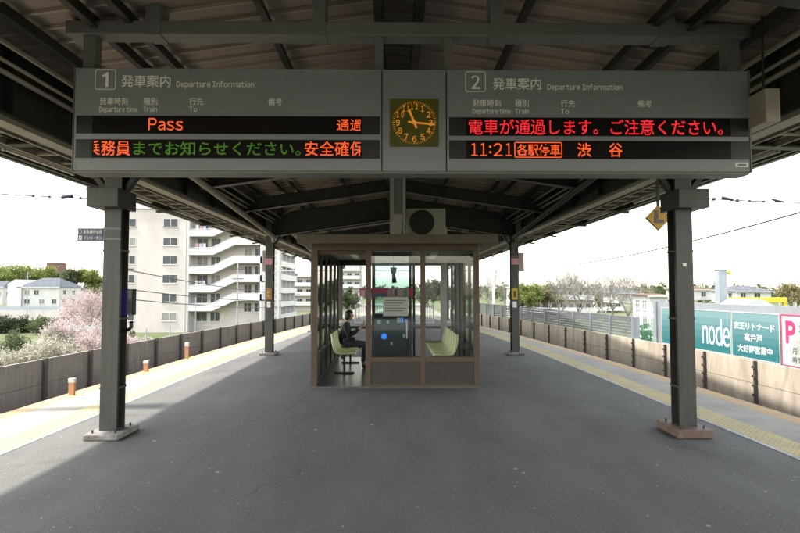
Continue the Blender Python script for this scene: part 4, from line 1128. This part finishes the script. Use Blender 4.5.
MB().box(xM - .02, xM + .25, Y0 - .04, Y0 + 1.8, GZ, zr).build('corner_pier', M_PARA, apA)
MB().box(xR - .25, xR, Y0 - .0, Y0 + 1.8, GZ, zr).build('corner_pier', M_PARA, apA)
MB().tube([(xM - .25, Y0 - .08, GZ), (xM - .25, Y0 - .08, zr)], .06, 8).build('drain_pipe', M_WINF, apA)
# block B, long side facing the track
apB = thing('apartment_block', 'long pale apartment block with balconies receding beside the left track', 'apartment building', (-28, 105, GZ))
ya, yb_b = 99, 128
MB().box(-40, -24.6, ya, yb_b, GZ, 13.2).build('wall', M_APT, apB); MB().box(-40.2, -23.2, ya - .2, yb_b + .2, 13.2, 13.5).build('roof_slab', M_PARA, apB)
Fr = (Vector((-24.6, 0, 0)), Vector((0, 1, 0)), Vector((1, 0, 0)))
for k in range(6):
    zz = GZ + .9 + FH * k
    MB().ob(Fr, ya, yb_b, zz - .9, zz - .75, 0, 1.3).build('balcony_floor', M_PARA, apB)
    MB().ob(Fr, ya, yb_b, zz - .75, zz + .3, 1.2, 1.3).build('balcony_parapet', M_PARA, apB)
    for q in range(6):
        win_proto('w', 2.3, 1.75, Fr, apB, ya + 1 + 4.5 * q, zz - .5)
for q in range(7): MB().ob(Fr, ya + 4.5 * q, ya + 4.5 * q + .12, GZ, 13.2, 0, 1.2).build('party_fin', M_PARA, apB)
# air conditioners and rails on the balconies of the first block
for k in range(6):
    zz = z0 - 1.3 + FH * (2 - k) - 1.35
    MB().box(xs2 + 2.0, xs2 + 2.8, Y0 + .9, Y0 + 1.2, zz + 1.71, zz + 2.3).build('outdoor_unit', M_ACW, apA)
    MB().tube([(xM + .3, Y0 + .07, zz + 1.12), (xs1 - .2, Y0 + .07, zz + 1.12), (xs2 - .2, Y0 + .07, zz + 2.67), (xR - .2, Y0 + .07, zz + 2.67)], .03, 5).build('hand_rail', M_WINF, apA)
    if k in (1, 2, 4):
        for q in range(3): MB().box(xM + 1.0 + .55 * q, xM + 1.45 + .55 * q, Y0 + .5, Y0 + .53, zz + 1.0, zz + 1.75).build('laundry', mat('laundry_%d' % ((k + q) % 3), ((.3, .32, .4), (.42, .42, .4), (.35, .2, .2))[(k + q) % 3], .9), apA)
# smaller blocks farther on
def slab_block(label, px0, px1, Y, ptop, floors, bays, name='apartment_block', m=M_APT):
    a = at(px0, ptop, Y); b_ = at(px1, ptop, Y); top = a.z
    t = thing(name, label, 'apartment building', ((a.x + b_.x) / 2, Y, GZ))
    MB().box(a.x, b_.x, Y, Y + 10, GZ, top).build('wall', m, t); MB().box(a.x - .2, b_.x + .2, Y - 1.3, Y + 10.2, top, top + .3).build('roof_slab', M_PARA, t)
    Fr = frame_(0, Y, 1, 0); wd = (b_.x - a.x) / bays
    for k in range(floors):
        zz = top - FH * (k + 1) + .2
        if zz < GZ: break
        MB().ob(Fr, a.x, b_.x, zz - .15, zz, 0, 1.2).build('balcony_floor', M_PARA, t); MB().ob(Fr, a.x, b_.x, zz, zz + 1.0, 1.1, 1.2).build('balcony_parapet', M_PARA, t)
        for q in range(bays): win_proto('w', wd * .6, 1.7, Fr, t, a.x + wd * (q + .2), zz + .15)
        Fs = (Vector((a.x, 0, 0)), Vector((0, 1, 0)), Vector((-1, 0, 0))) if a.x > 0 else (Vector((b_.x, 0, 0)), Vector((0, 1, 0)), Vector((1, 0, 0)))
        win_proto('w', 1.4, 1.2, Fs, t, Y + 2.2, zz + .6); win_proto('w', 1.4, 1.2, Fs, t, Y + 6.2, zz + .6)
    return t, a, b_, top
t, a, b_, top = slab_block('smaller pale apartment block with a rooftop tank left of the waiting room', 287, 313, 158, 277, 4, 3)
MB().tube([(a.x + 1.2, 160, top + .3), (a.x + 1.2, 163.5, top + .3)], 1.2, 14).build('rooftop_tank', M_ROOFG, t)
slab_block('pale apartment block seen through the left glass of the waiting room', 338, 361, 172, 262, 6, 3)
slab_block('long low pale apartment building behind bare trees right of the middle right column', 516, 592, 118, 287.5, 3, 9)
slab_block('low pale building seen beyond the right end of the bare trees', 596, 622, 150, 291, 3, 3)
# house with hipped roof on the left
def house(label, px0, px1, Y, peave, pridge, pbase, roofm, gable_px=None, depth=8, m=M_WHITE, wins=((.2, .5), (.5, .5))):
    a = at(px0, peave, Y); b_ = at(px1, peave, Y); ze = a.z; zr_ = at(px0, pridge, Y).z; zb_ = min(at(px0, pbase, Y).z, ze - 2)
    t = thing('house', label, 'house', ((a.x + b_.x) / 2, Y, zb_))
    MB().box(a.x, b_.x, Y, Y + depth, zb_, ze).build('wall', m, t)
    ov = .5; x0, x1, y0, y1 = a.x - ov, b_.x + ov, Y - ov, Y + depth + ov; yc = Y + depth / 2; ins = min(depth / 2, (x1 - x0) * .3)
    vs = [(x0, y0, ze), (x1, y0, ze), (x1, y1, ze), (x0, y1, ze), (x0 + ins, yc, zr_), (x1 - ins, yc, zr_)]
    MB().add(vs, [(0, 1, 5, 4), (1, 2, 5), (2, 3, 4, 5), (3, 0, 4), (3, 2, 1, 0)]).build('roof', roofm, t)
    MB().box(x0, x1, y0, y0 + .06, ze - .16, ze - .002).build('gutter', M_WINF, t)
    MB().box(a.x, b_.x, Y - .008, Y - .001, zb_ + .1, zb_ + .25).build('plinth_line', M_WINF, t)
    Fr = frame_(0, Y, 1, 0); W = b_.x - a.x
    st = (ze - zb_)
    for fr_u, fr_v, ww in wins: win_proto('w', ww, 1.15, Fr, t, a.x + W * fr_u, zb_ + st * fr_v)
    Fs = (Vector((a.x, 0, 0)), Vector((0, 1, 0)), Vector((-1, 0, 0))) if a.x > 0 else (Vector((b_.x, 0, 0)), Vector((0, 1, 0)), Vector((1, 0, 0)))
    for fr_v in sorted({w_[1] for w_ in wins}):
        for q in (.18, .58): win_proto('w', min(1.2, depth * .25), 1.15, Fs, t, Y + depth * q, zb_ + st * fr_v)
    return t
h_ = house('white two storey house with slate grey roof beyond the left wall', 20, 59, 128, 287, 277.5, 306.5, M_ROOFG, depth=9,
      wins=((.12, .60, 1.2), (.36, .60, 1.2), (.12, .13, 1.3), (.5, .13, 1.3), (.82, .13, 1.2)))
g0 = at(6, 290, 127); g1 = at(19.8, 290, 127)
MB().prism([(g0.x, 127.5, at(6, 306.5, 127).z), (g1.x, 127.5, at(6, 306.5, 127).z), (g1.x, 127.5, at(6, 286, 127).z), (g0.x + 1.6, 127.5, at(6, 279.5, 127).z), (g0.x, 127.5, at(6, 284, 127).z)], (0, 8, 0)).build('gable_wing', M_WHITE, h_)
house('small cream house with grey roof right of the white house on the left', 60, 73, 140, 291, 285, 304, M_ROOFG, wins=((.2, .5, 1.2),), depth=6)
house('pale grey house at the left frame edge behind the white house', -14, 3, 138, 287, 281, 305, M_ROOFG, wins=((.6, .5, 1.2),), depth=7)
house('low shed with pale teal sheet roof among shrubs below the white house', 58, 78, 60, 331, 325, 340, M_TEALROOF, wins=((.4, .2, .8),), depth=4, m=M_APT)
house('white three storey house just left of the right foreground column', 650, 668, 62, 295.5, 293.5, 345, M_BROWNROOF, depth=4.5, wins=((.15, .70, .6), (.55, .70, .6), (.15, .38, .6), (.55, .38, .6)))
house('small white house with grey roof above the yellow beam', 737, 771, 100, 291.5, 285.5, 302, M_ROOFG, depth=8, wins=((.1, .3, 1), (.5, .3, 1.2)))
house('distant cream house with brown roof left of the pale grey pillar', 684, 712, 120, 289.5, 286, 300, M_BROWNROOF, depth=8, wins=((.6, .3, 1.2),))
house('low white house with grey roof between bare trees', 618, 640, 110, 293, 288, 303, M_ROOFG, depth=8, wins=((.2, .4, 1.1), (.6, .4, 1.1)))
bt_ = thing('brick_tower', 'brown red flat topped building peeping above the green trees', 'building', (-108, 190, GZ))
a = at(46.5, 263, 190); b_ = at(55, 263, 190); MB().box(a.x, b_.x, 190, 197, GZ, a.z).build('wall', M_BRICK, bt_); MB().box(a.x - .1, b_.x + .1, 189.9, 197.1, a.z, a.z + .2).build('parapet', M_BROWNROOF, bt_)
# retaining wall and garden fence below the left house
gwall = thing('garden_wall', 'long pale grey garden wall below the white house', 'wall', (-80, 110, GZ))
a = at(-30, 306, 112); b_ = at(64, 306, 112)
MB().box(a.x, b_.x, 112, 112.3, GZ, at(0, 310.5, 112).z).build('wall', M_APT, gwall); MB().box(a.x, b_.x, 112.1, 112.15, at(0, 310.5, 112).z, at(0, 306.5, 112).z).build('mesh_panel', M_FENCE, gwall)
terr = MB().box(at(-60, 306, 113).x, at(110, 306, 113).x, 112.4, 200, GZ - .01, at(0, 306.5, 128).z - .02)
struct('garden_terrace', terr, M_GROUND)
# green net fence by the right foreground house
nf_ = thing('net_fence', 'green net fence in front of the white house left of the right column', 'fence', (20, 40, GZ))
a = at(636, 330, 40); b_ = at(672, 330, 40)
fm = MB(); x = a.x
for k in range(30): fm.box(a.x + (b_.x - a.x) * k / 29 - .012, a.x + (b_.x - a.x) * k / 29 + .012, 40, 40.02, GZ, at(640, 318, 40).z)
zz = GZ + .3
while zz < at(640, 318, 40).z: fm.box(a.x, b_.x, 40.021, 40.035, zz, zz + .02); zz += .15
fm.build('net', mat('green_net', (.06, .2, .12), .7), nf_)

# ------------------------------------------------------------------ trees and shrubs
def leaves(mb, pts, n, spread, size, rg, sq=(1, 1, .8)):
    for i in range(n):
        p = pts[rg.randrange(len(pts))]
        c = Vector((p[0] + rg.gauss(0, spread) * sq[0], p[1] + rg.gauss(0, spread) * sq[1], p[2] + rg.gauss(0, spread) * sq[2]))
        d = Vector((rg.gauss(0, 1), rg.gauss(0, 1), rg.gauss(0, 1))).normalized(); e = d.orthogonal().normalized()
        e.rotate(Matrix.Rotation(rg.random() * 6.28, 3, d)); g = d.cross(e); s = size * rg.uniform(.6, 1.4)
        mb.add([c - e * s, c + g * s * .6, c + e * s, c - g * s * .6], [(0, 1, 2, 3)])
def grow(mb, p, d, ln, r, depth, rg, tips, nsub=3, spread=.7, upb=.15, segs=2, minr=.01):
    q = Vector(p); dd = Vector(d).normalized(); pts = [q.copy()]
    for s in range(segs):
        dd = (dd + Vector((rg.gauss(0, .12), rg.gauss(0, .12), rg.gauss(0, .08) + upb * .3))).normalized()
        q = q + dd * ln / segs; pts.append(q.copy())
    r2 = r * .62
    mb.tube(pts, r, 5 if r > .04 else 3, max(r2, minr), caps=False)
    if depth <= 1: tips.extend([tuple(x) for x in pts[1:]])
    if depth == 0: return
    for k in range(nsub):
        a = Vector((rg.gauss(0, 1), rg.gauss(0, 1), rg.gauss(0, .6) + upb)).normalized()
        nd = (dd * (1 - spread * .5) + a * spread).normalized()
        base = pts[-1] if k < nsub - 1 or len(pts) < 3 else pts[-2]
        grow(mb, base, nd, ln * rg.uniform(.58, .82), max(r2 * .85, minr), depth - 1, rg, tips, nsub, spread, upb, segs, minr)
def tree(name, label, px, ptop, Y, wpx, leafm, group=None, n=2600, size=.16, zb=GZ, seed=1, depth=4, nsub=3, bare=False, cat='tree', spread=.75, ls=None, tw=.012):
    rg = random.Random(seed); tp = at(px, ptop, Y); H = tp.z - zb; wr2 = wpx / F * Y / 2
    t = thing(name, label, cat, (tp.x, Y, zb), group)
    tr = MB(); tips = []
    base = Vector((tp.x, Y, zb)); th = H * .22
    tr.tube([base, base + Vector((0, 0, th * .5)), base + Vector((rg.gauss(0, .1), 0, th))], max(.06, H * .026), 7, H * .018, caps=False)
    for k in range(4 if not bare else 5):
        a = rg.random() * 6.28
        grow(tr, base + Vector((0, 0, th * rg.uniform(.75, 1))), (math.cos(a) * .6, math.sin(a) * .6, 1.0), H * .30, H * .012, depth - 1, rg, tips, nsub, spread, .25, 2, tw)
    # fit the tips into the crown box
    zs = [p[2] for p in tips]; xs = [abs(p[0] - tp.x) for p in tips]
    zmax = max(zs); sxy = wr2 * (1 if not bare else 1) / max(.01, sorted(xs)[int(len(xs) * .95)]); sz_ = (H * (.93 if not bare else 1)) / (zmax - zb)
    fx = lambda p: (tp.x + (p[0] - tp.x) * sxy, Y + (p[1] - Y) * sxy, zb + (p[2] - zb) * sz_)
    tr.v = [fx(p) for p in tr.v]; tips = [fx(p) for p in tips]
    tr.build('trunk' if not bare else 'branches', M_TRUNK if not bare else M_TWIG, t)
    if leafm:
        lf = MB(); leaves(lf, tips, n, ls or wr2 * .13, size, rg); lf.build('crown', leafm, t)
    return t
def shrub(label, px, ptop, Y, wpx, leafm, seed=1, n=1100, size=.12, zb=GZ, name='shrub', cat='shrub'):
    rg = random.Random(seed); tp = at(px, ptop, Y); H = max(.6, tp.z - zb); wr2 = wpx / F * Y / 2
    t = thing(name, label, cat, (tp.x, Y, zb)); st = MB(); pts = []
    for k in range(16):
        a = rg.random() * 6.28; q = rg.random() ** .5; e_ = Vector((tp.x + math.cos(a) * q * wr2, Y + math.sin(a) * q * wr2 * .8, zb + H * (1 - .5 * q * q) * rg.uniform(.7, 1)))
        b0 = Vector((tp.x + math.cos(a) * q * .2, Y, zb)); md = (b0 + e_) / 2 + Vector((0, 0, H * .1))
        st.tube([b0, md, e_], .03, 4, .008, caps=False)
        for w_ in range(5): pts.append(tuple(b0 + (e_ - b0) * (.35 + .16 * w_)))
    st.build('stems', M_TRUNK, t); lf = MB(); leaves(lf, pts, n, wr2 * .17, size, rg); lf.build('foliage', leafm, t)
    return t
# left: green trees behind the house
for i, (px, pt, Y, wp, lm_, sd, lab) in enumerate((
        (10, 262.5, 170, 34, L_SPRING, 3, 'broad yellow green tree behind the white house, at the left frame edge'),
        (33, 263, 172, 34, L_SPRING, 4, 'broad yellow green tree left of the brown red building'),
        (-14, 264, 168, 30, L_SPRING, 24, 'yellow green tree at the very left of the frame'),
        (56, 271, 178, 18, L_DARK, 5, 'dark round tree in front of the brown red building'),
        (72, 268, 165, 22, L_GREEN, 6, 'dull green tree right of the brown red building'),
        (90, 267.5, 168, 22, L_SPRING, 7, 'yellow green tree next to the left foreground column'))):
    tree('broadleaf_tree', lab, px, pt, Y, wp, lm_, 'trees behind the white house', n=8000, size=.27, seed=sd, zb=-2)
# cherry trees
for px, pt, Y, wp, sd, lm_, lab in (
        (88, 277, 52, 40, 11, L_PINK, 'tall cherry tree with pale pink blossom beside the left foreground column'),
        (74, 305, 40, 40, 12, L_PINK, 'lower cherry tree with deeper pink blossom in front of the teal roofed shed'),
        (106, 316, 36, 34, 13, L_PINK, 'cherry tree right behind the left foreground column'),
        (40, 336, 30, 46, 14, L_WHITE, 'white blossoming tree just above the left wall'),
        (8, 339, 29, 40, 15, L_WHITE, 'white blossoming tree at the left frame edge'),
        (60, 322, 38, 30, 16, L_WHITE, 'white blossoming tree left of the deep pink cherry tree'),
        (97, 292, 60, 34, 17, L_PINK, 'cherry tree half hidden by the left foreground column')):
    tree('cherry_tree', lab, px, pt, Y, wp, lm_, n=10000 if lm_ is L_PINK else 6500, size=.048, seed=sd, depth=5 if Y > 38 else 4)
for k, (px, pt, Y, wp, lm_, lab) in enumerate((
        (5, 316, 78, 26, L_DARK, 'dark evergreen shrub below the garden wall at the left frame edge'),
        (24, 317, 80, 24, L_DARK, 'dark evergreen shrub second from the left below the garden wall'),
        (42, 316, 76, 22, L_GREEN, 'green shrub below the garden wall near the house centre'),
        (58, 319, 84, 20, L_GREEN, 'green shrub above the teal roofed shed'),
        (16, 329, 52, 28, L_GREEN, 'green shrub between the white blossom and the dark evergreens'),
        (52, 333, 46, 26, L_GREEN, 'green shrub beside the teal roofed shed'),
        (66, 345, 30, 24, L_WHITE, 'white flowering shrub above the left wall near the column'),
        (90, 344, 28, 22, L_PINK, 'pink flowering shrub above the left wall beside the column'),
        (132, 326, 40, 18, L_GREEN, 'bright green shrub right of the left foreground column'),
        (26, 350, 25, 30, L_GREEN, 'low green shrub peeping over the left wall'),
        (147, 334, 42, 12, L_WHITE, 'small pale shrub in front of the apartment block'))):
    shrub(lab, px, pt, Y, wp, lm_, seed=40 + k, n=3200, size=.075 if Y < 60 else .13)
# right: bare trees, budding trees, evergreens
for k, (px, pt, Y, wp, sd, lab) in enumerate((
        (489, 256, 70, 20, 21, 'tall bare tree beside the right post of the waiting room'),
        (502, 262, 74, 14, 22, 'slim bare tree just left of the middle right column'),
        (560, 266, 92, 40, 23, 'bare spreading tree left of the low apartment centre'),
        (578, 263, 96, 44, 25, 'largest bare spreading tree above the slat fence'),
        (603, 266, 88, 42, 26, 'bare tree with a forked crown above the slat fence posts'),
        (627, 270, 92, 40, 27, 'bare tree leaning over the right end of the slat fence'),
        (612, 276, 120, 30, 28, 'small bare tree behind the low white house'))):
    tree('bare_tree', lab, px, pt, Y, wp, None, bare=True, seed=sd, depth=6 if k not in (1, 6) else 5, nsub=3, spread=.62, tw=.016)
for px, pt, Y, wp, lm_, sd, lab in (
        (528, 280, 98, 20, L_SPRING, 31, 'yellow green tree right of the middle right column'),
        (546, 281, 104, 26, L_DRY, 32, 'brownish budding tree behind the low apartment'),
        (520, 284, 110, 18, L_GREEN, 38, 'green tree partly behind the middle right column'),
        (590, 285, 130, 30, L_DRY, 33, 'brown budding tree between the bare trees'),
        (432, 277, 92, 22, L_DARK, 34, 'dark green tree seen through the right pane of the waiting room'),
        (452, 283, 100, 18, L_GREEN, 35, 'green tree seen through the right side glass of the waiting room'),
        (351, 285, 96, 14, L_GREEN, 36, 'green tree seen through the doorway of the waiting room'),
        (793, 281, 110, 26, L_DRY, 37, 'brownish tree at the right frame edge beside the pylon'),
        (640, 287, 150, 22, L_DRY, 39, 'brownish tree left of the white three storey house'),
        (704, 285, 170, 30, L_GREEN, 41, 'distant green tree left of the pale grey pillar')):
    tree('broadleaf_tree', lab, px, pt, Y, wp, lm_, n=4200, size=.17, seed=sd)
for k, (px, pt, Y, wp, lm_, lab) in enumerate((
        (646, 318, 42, 14, L_GREEN, 'green shrub behind the right end of the slat fence'),
        (664, 322, 46, 12, L_GREEN, 'green shrub between slat fence and teal billboard'))):
    shrub(lab, px, pt, Y, wp, lm_, seed=80 + k)
# far wooded skyline
rg = random.Random(99); lf = MB()
for k in range(420):
    ang = R(rg.uniform(-62, 62)); d = rg.uniform(300, 420); x = d * math.sin(ang); y = d * math.cos(ang); h_ = rg.uniform(5, 9.5)
    leaves(lf, [(x + rg.gauss(0, 4), y, GZ + h_ * f) for f in (.3, .5, .7, .85)], 60, 1.3, 1.2, rg)
o = lf.build('far_woods', L_GREEN, None); o['kind'] = 'stuff'

# ------------------------------------------------------------------ poles, masts and wires
def wire_pts(a, b, sag, n=14):
    return [a + (b - a) * (i / n) - Vector((0, 0, sag * 4 * (i / n) * (1 - i / n))) for i in range(n + 1)]
# catenary mast left of the track (just outside the frame), its shadow crosses the platform
cmast = thing('catenary_mast', 'grey steel mast beyond the left track outside the left frame edge', 'mast', (-8.55, 7.15, -1.3))
MB().box(-8.68, -8.42, 7.05, 7.31, -4.5, 8.6).build('shaft', M_FENCE, cmast); MB().bar((-8.55, 7.2, 6.2), (-6.2, 7.2, 6.5), .08).build('arm', M_FENCE, cmast)
def span(label, a, b, beads, sag=.05):
    t = thing('span_wire', label, 'wire', a)
    MB().tube(wire_pts(a, b, sag), .012, 5).build('wire', M_WIRE, t)
    for f, r_, kind in beads:
        p = a + (b - a) * f - Vector((0, 0, sag * 4 * f * (1 - f)))
        if kind == 'rod':
            q2 = a + (b - a) * (f + .06); MB().tube([p, q2], r_, 8).build('insulator', M_INSUL, t)
        else: MB().ball(p, r_, 8, 5).build('insulator', M_INSUL, t)
a = at(-60, 189, 9.5); b_ = at(60, 172, 10.8)
span('overhead wire with bead insulators meeting the left eave', a, Vector((-5.30, 11.2, 3.62)), [(.42, .03, 'b'), (.50, .03, 'b'), (.56, .035, 'rod'), (.66, .03, 'b'), (.73, .03, 'b'), (.77, .04, 'b'), (.82, .022, 'rod')])
a = at(860, 203, 9.5)
span('overhead wire with bead insulators meeting the right eave', a, Vector((5.30, 10.6, 3.62)), [(.35, .022, 'rod'), (.45, .03, 'b'), (.52, .03, 'b'), (.58, .04, 'b'), (.60, .03, 'rod'), (.70, .04, 'b'), (.76, .03, 'b'), (.82, .03, 'b')])
for lab, A_, B_, sg2, r_ in (
        ('thin overhead wire crossing the sky right of the right column', at(840, 201, 16), at(560, 266, 40), .3, .032),
        ('second thin wire in front of the low pale apartment', at(520, 283, 60), at(640, 305, 40), .2, .022),
        ('upper telephone wire in front of the apartment gable', at(118, 268, 45), at(300, 294, 95), .5, .045),
        ('middle telephone wire in front of the apartment gable', at(118, 288, 45), at(300, 300, 95), .5, .045),
        ('lower telephone wire in front of the apartment gable', at(118, 298, 45), at(300, 306, 95), .5, .045)):
    t = thing('overhead_wire', lab, 'wire', A_); MB().tube(wire_pts(A_, B_, sg2), r_, 4).build('strand', M_WIRE, t)
def pole(label, px, ptop, Y, r=.12, arms=()):
    p = at(px, ptop, Y); t = thing('utility_pole', label, 'pole', (p.x, Y, GZ))
    MB().tube([(p.x, Y, GZ), (p.x, Y, p.z)], r, 8, r * .7).build('shaft', M_FENCE, t)
    for dz, wd in arms: MB().box(p.x - wd, p.x + wd, Y - .05, Y + .05, p.z - dz - .06, p.z - dz + .06).build('crossarm', M_STEEL, t)
    return t
pole('thin grey pole in front of the stair parapets', 195.5, 297, 55, .07)
pole('thin grey pole standing above the left wall before the gable wall', 170, 325, 34, .05)
pole('thin grey pole beside the green shrub at the left wall', 146.5, 328, 33, .05)
pole('grey utility pole at the apartment corner with crossarms', 238, 262, 76, .12, ((1, .9), (2.4, .8)))
pole('concrete pole behind the left foreground column with crossarms', 124, 262, 44, .12, ((.6, .8), (1.6, .7)))
pole('concrete utility pole at the far left beside the house', 28, 272, 110, .1, ((.6, .9),))
pole('concrete pole above the yellow beam, left one of the pair', 779, 276.5, 120, .16, ((.5, 1.8),))
pole('concrete pole near the right frame edge, right one of the pair', 795, 274, 120, .16, ((.8, 1.8),))
# lattice mast behind the middle left column
lmst = thing('lattice_mast', 'white lattice steel mast just right of the middle left column', 'mast', (-10.9, 48, -1.3))
pa, pb_ = at(272.5, 240, 48), at(278, 240, 48)
lt = MB(); xa, xb = pa.x, pb_.x
for x, y in ((xa, 48), (xb, 48), (xa, 48.5), (xb, 48.5)): lt.box(x - .03, x + .03, y - .03, y + .03, -4.5, 7.5)
z = -4.4; k = 0
while z < 7.2:
    s_ = (xa, xb) if k % 2 else (xb, xa)
    lt.bar((s_[0], 48, z), (s_[1], 48, z + .5), .035); lt.bar((s_[0], 48.5, z), (s_[1], 48.5, z + .5), .035); z += .5; k += 1
lt.build('lattice', M_WHITE, lmst)
# gantry across the tracks behind the shelter
gt = thing('gantry', 'thin steel lattice gantry across the tracks behind the waiting room', 'gantry', (0, 48, -1.3))
g1 = MB(); zt, zb2 = at(400, 266, 48).z, at(400, 270.5, 48).z
g1.box(xb + .1, 9, 48.2, 48.28, zt - .04, zt + .04); g1.box(xb + .1, 9, 48.2, 48.28, zb2 - .04, zb2 + .04)
x = xb + .1; k = 0
while x < 8.6: g1.bar((x, 48.24, zb2 if k % 2 else zt), (x + .45, 48.24, zt if k % 2 else zb2), .035); x += .45; k += 1
g1.build('truss', M_WINF, gt); MB().box(8.9, 9.1, 48.1, 48.3, -4.5, zt + .3).build('post', M_WINF, gt)
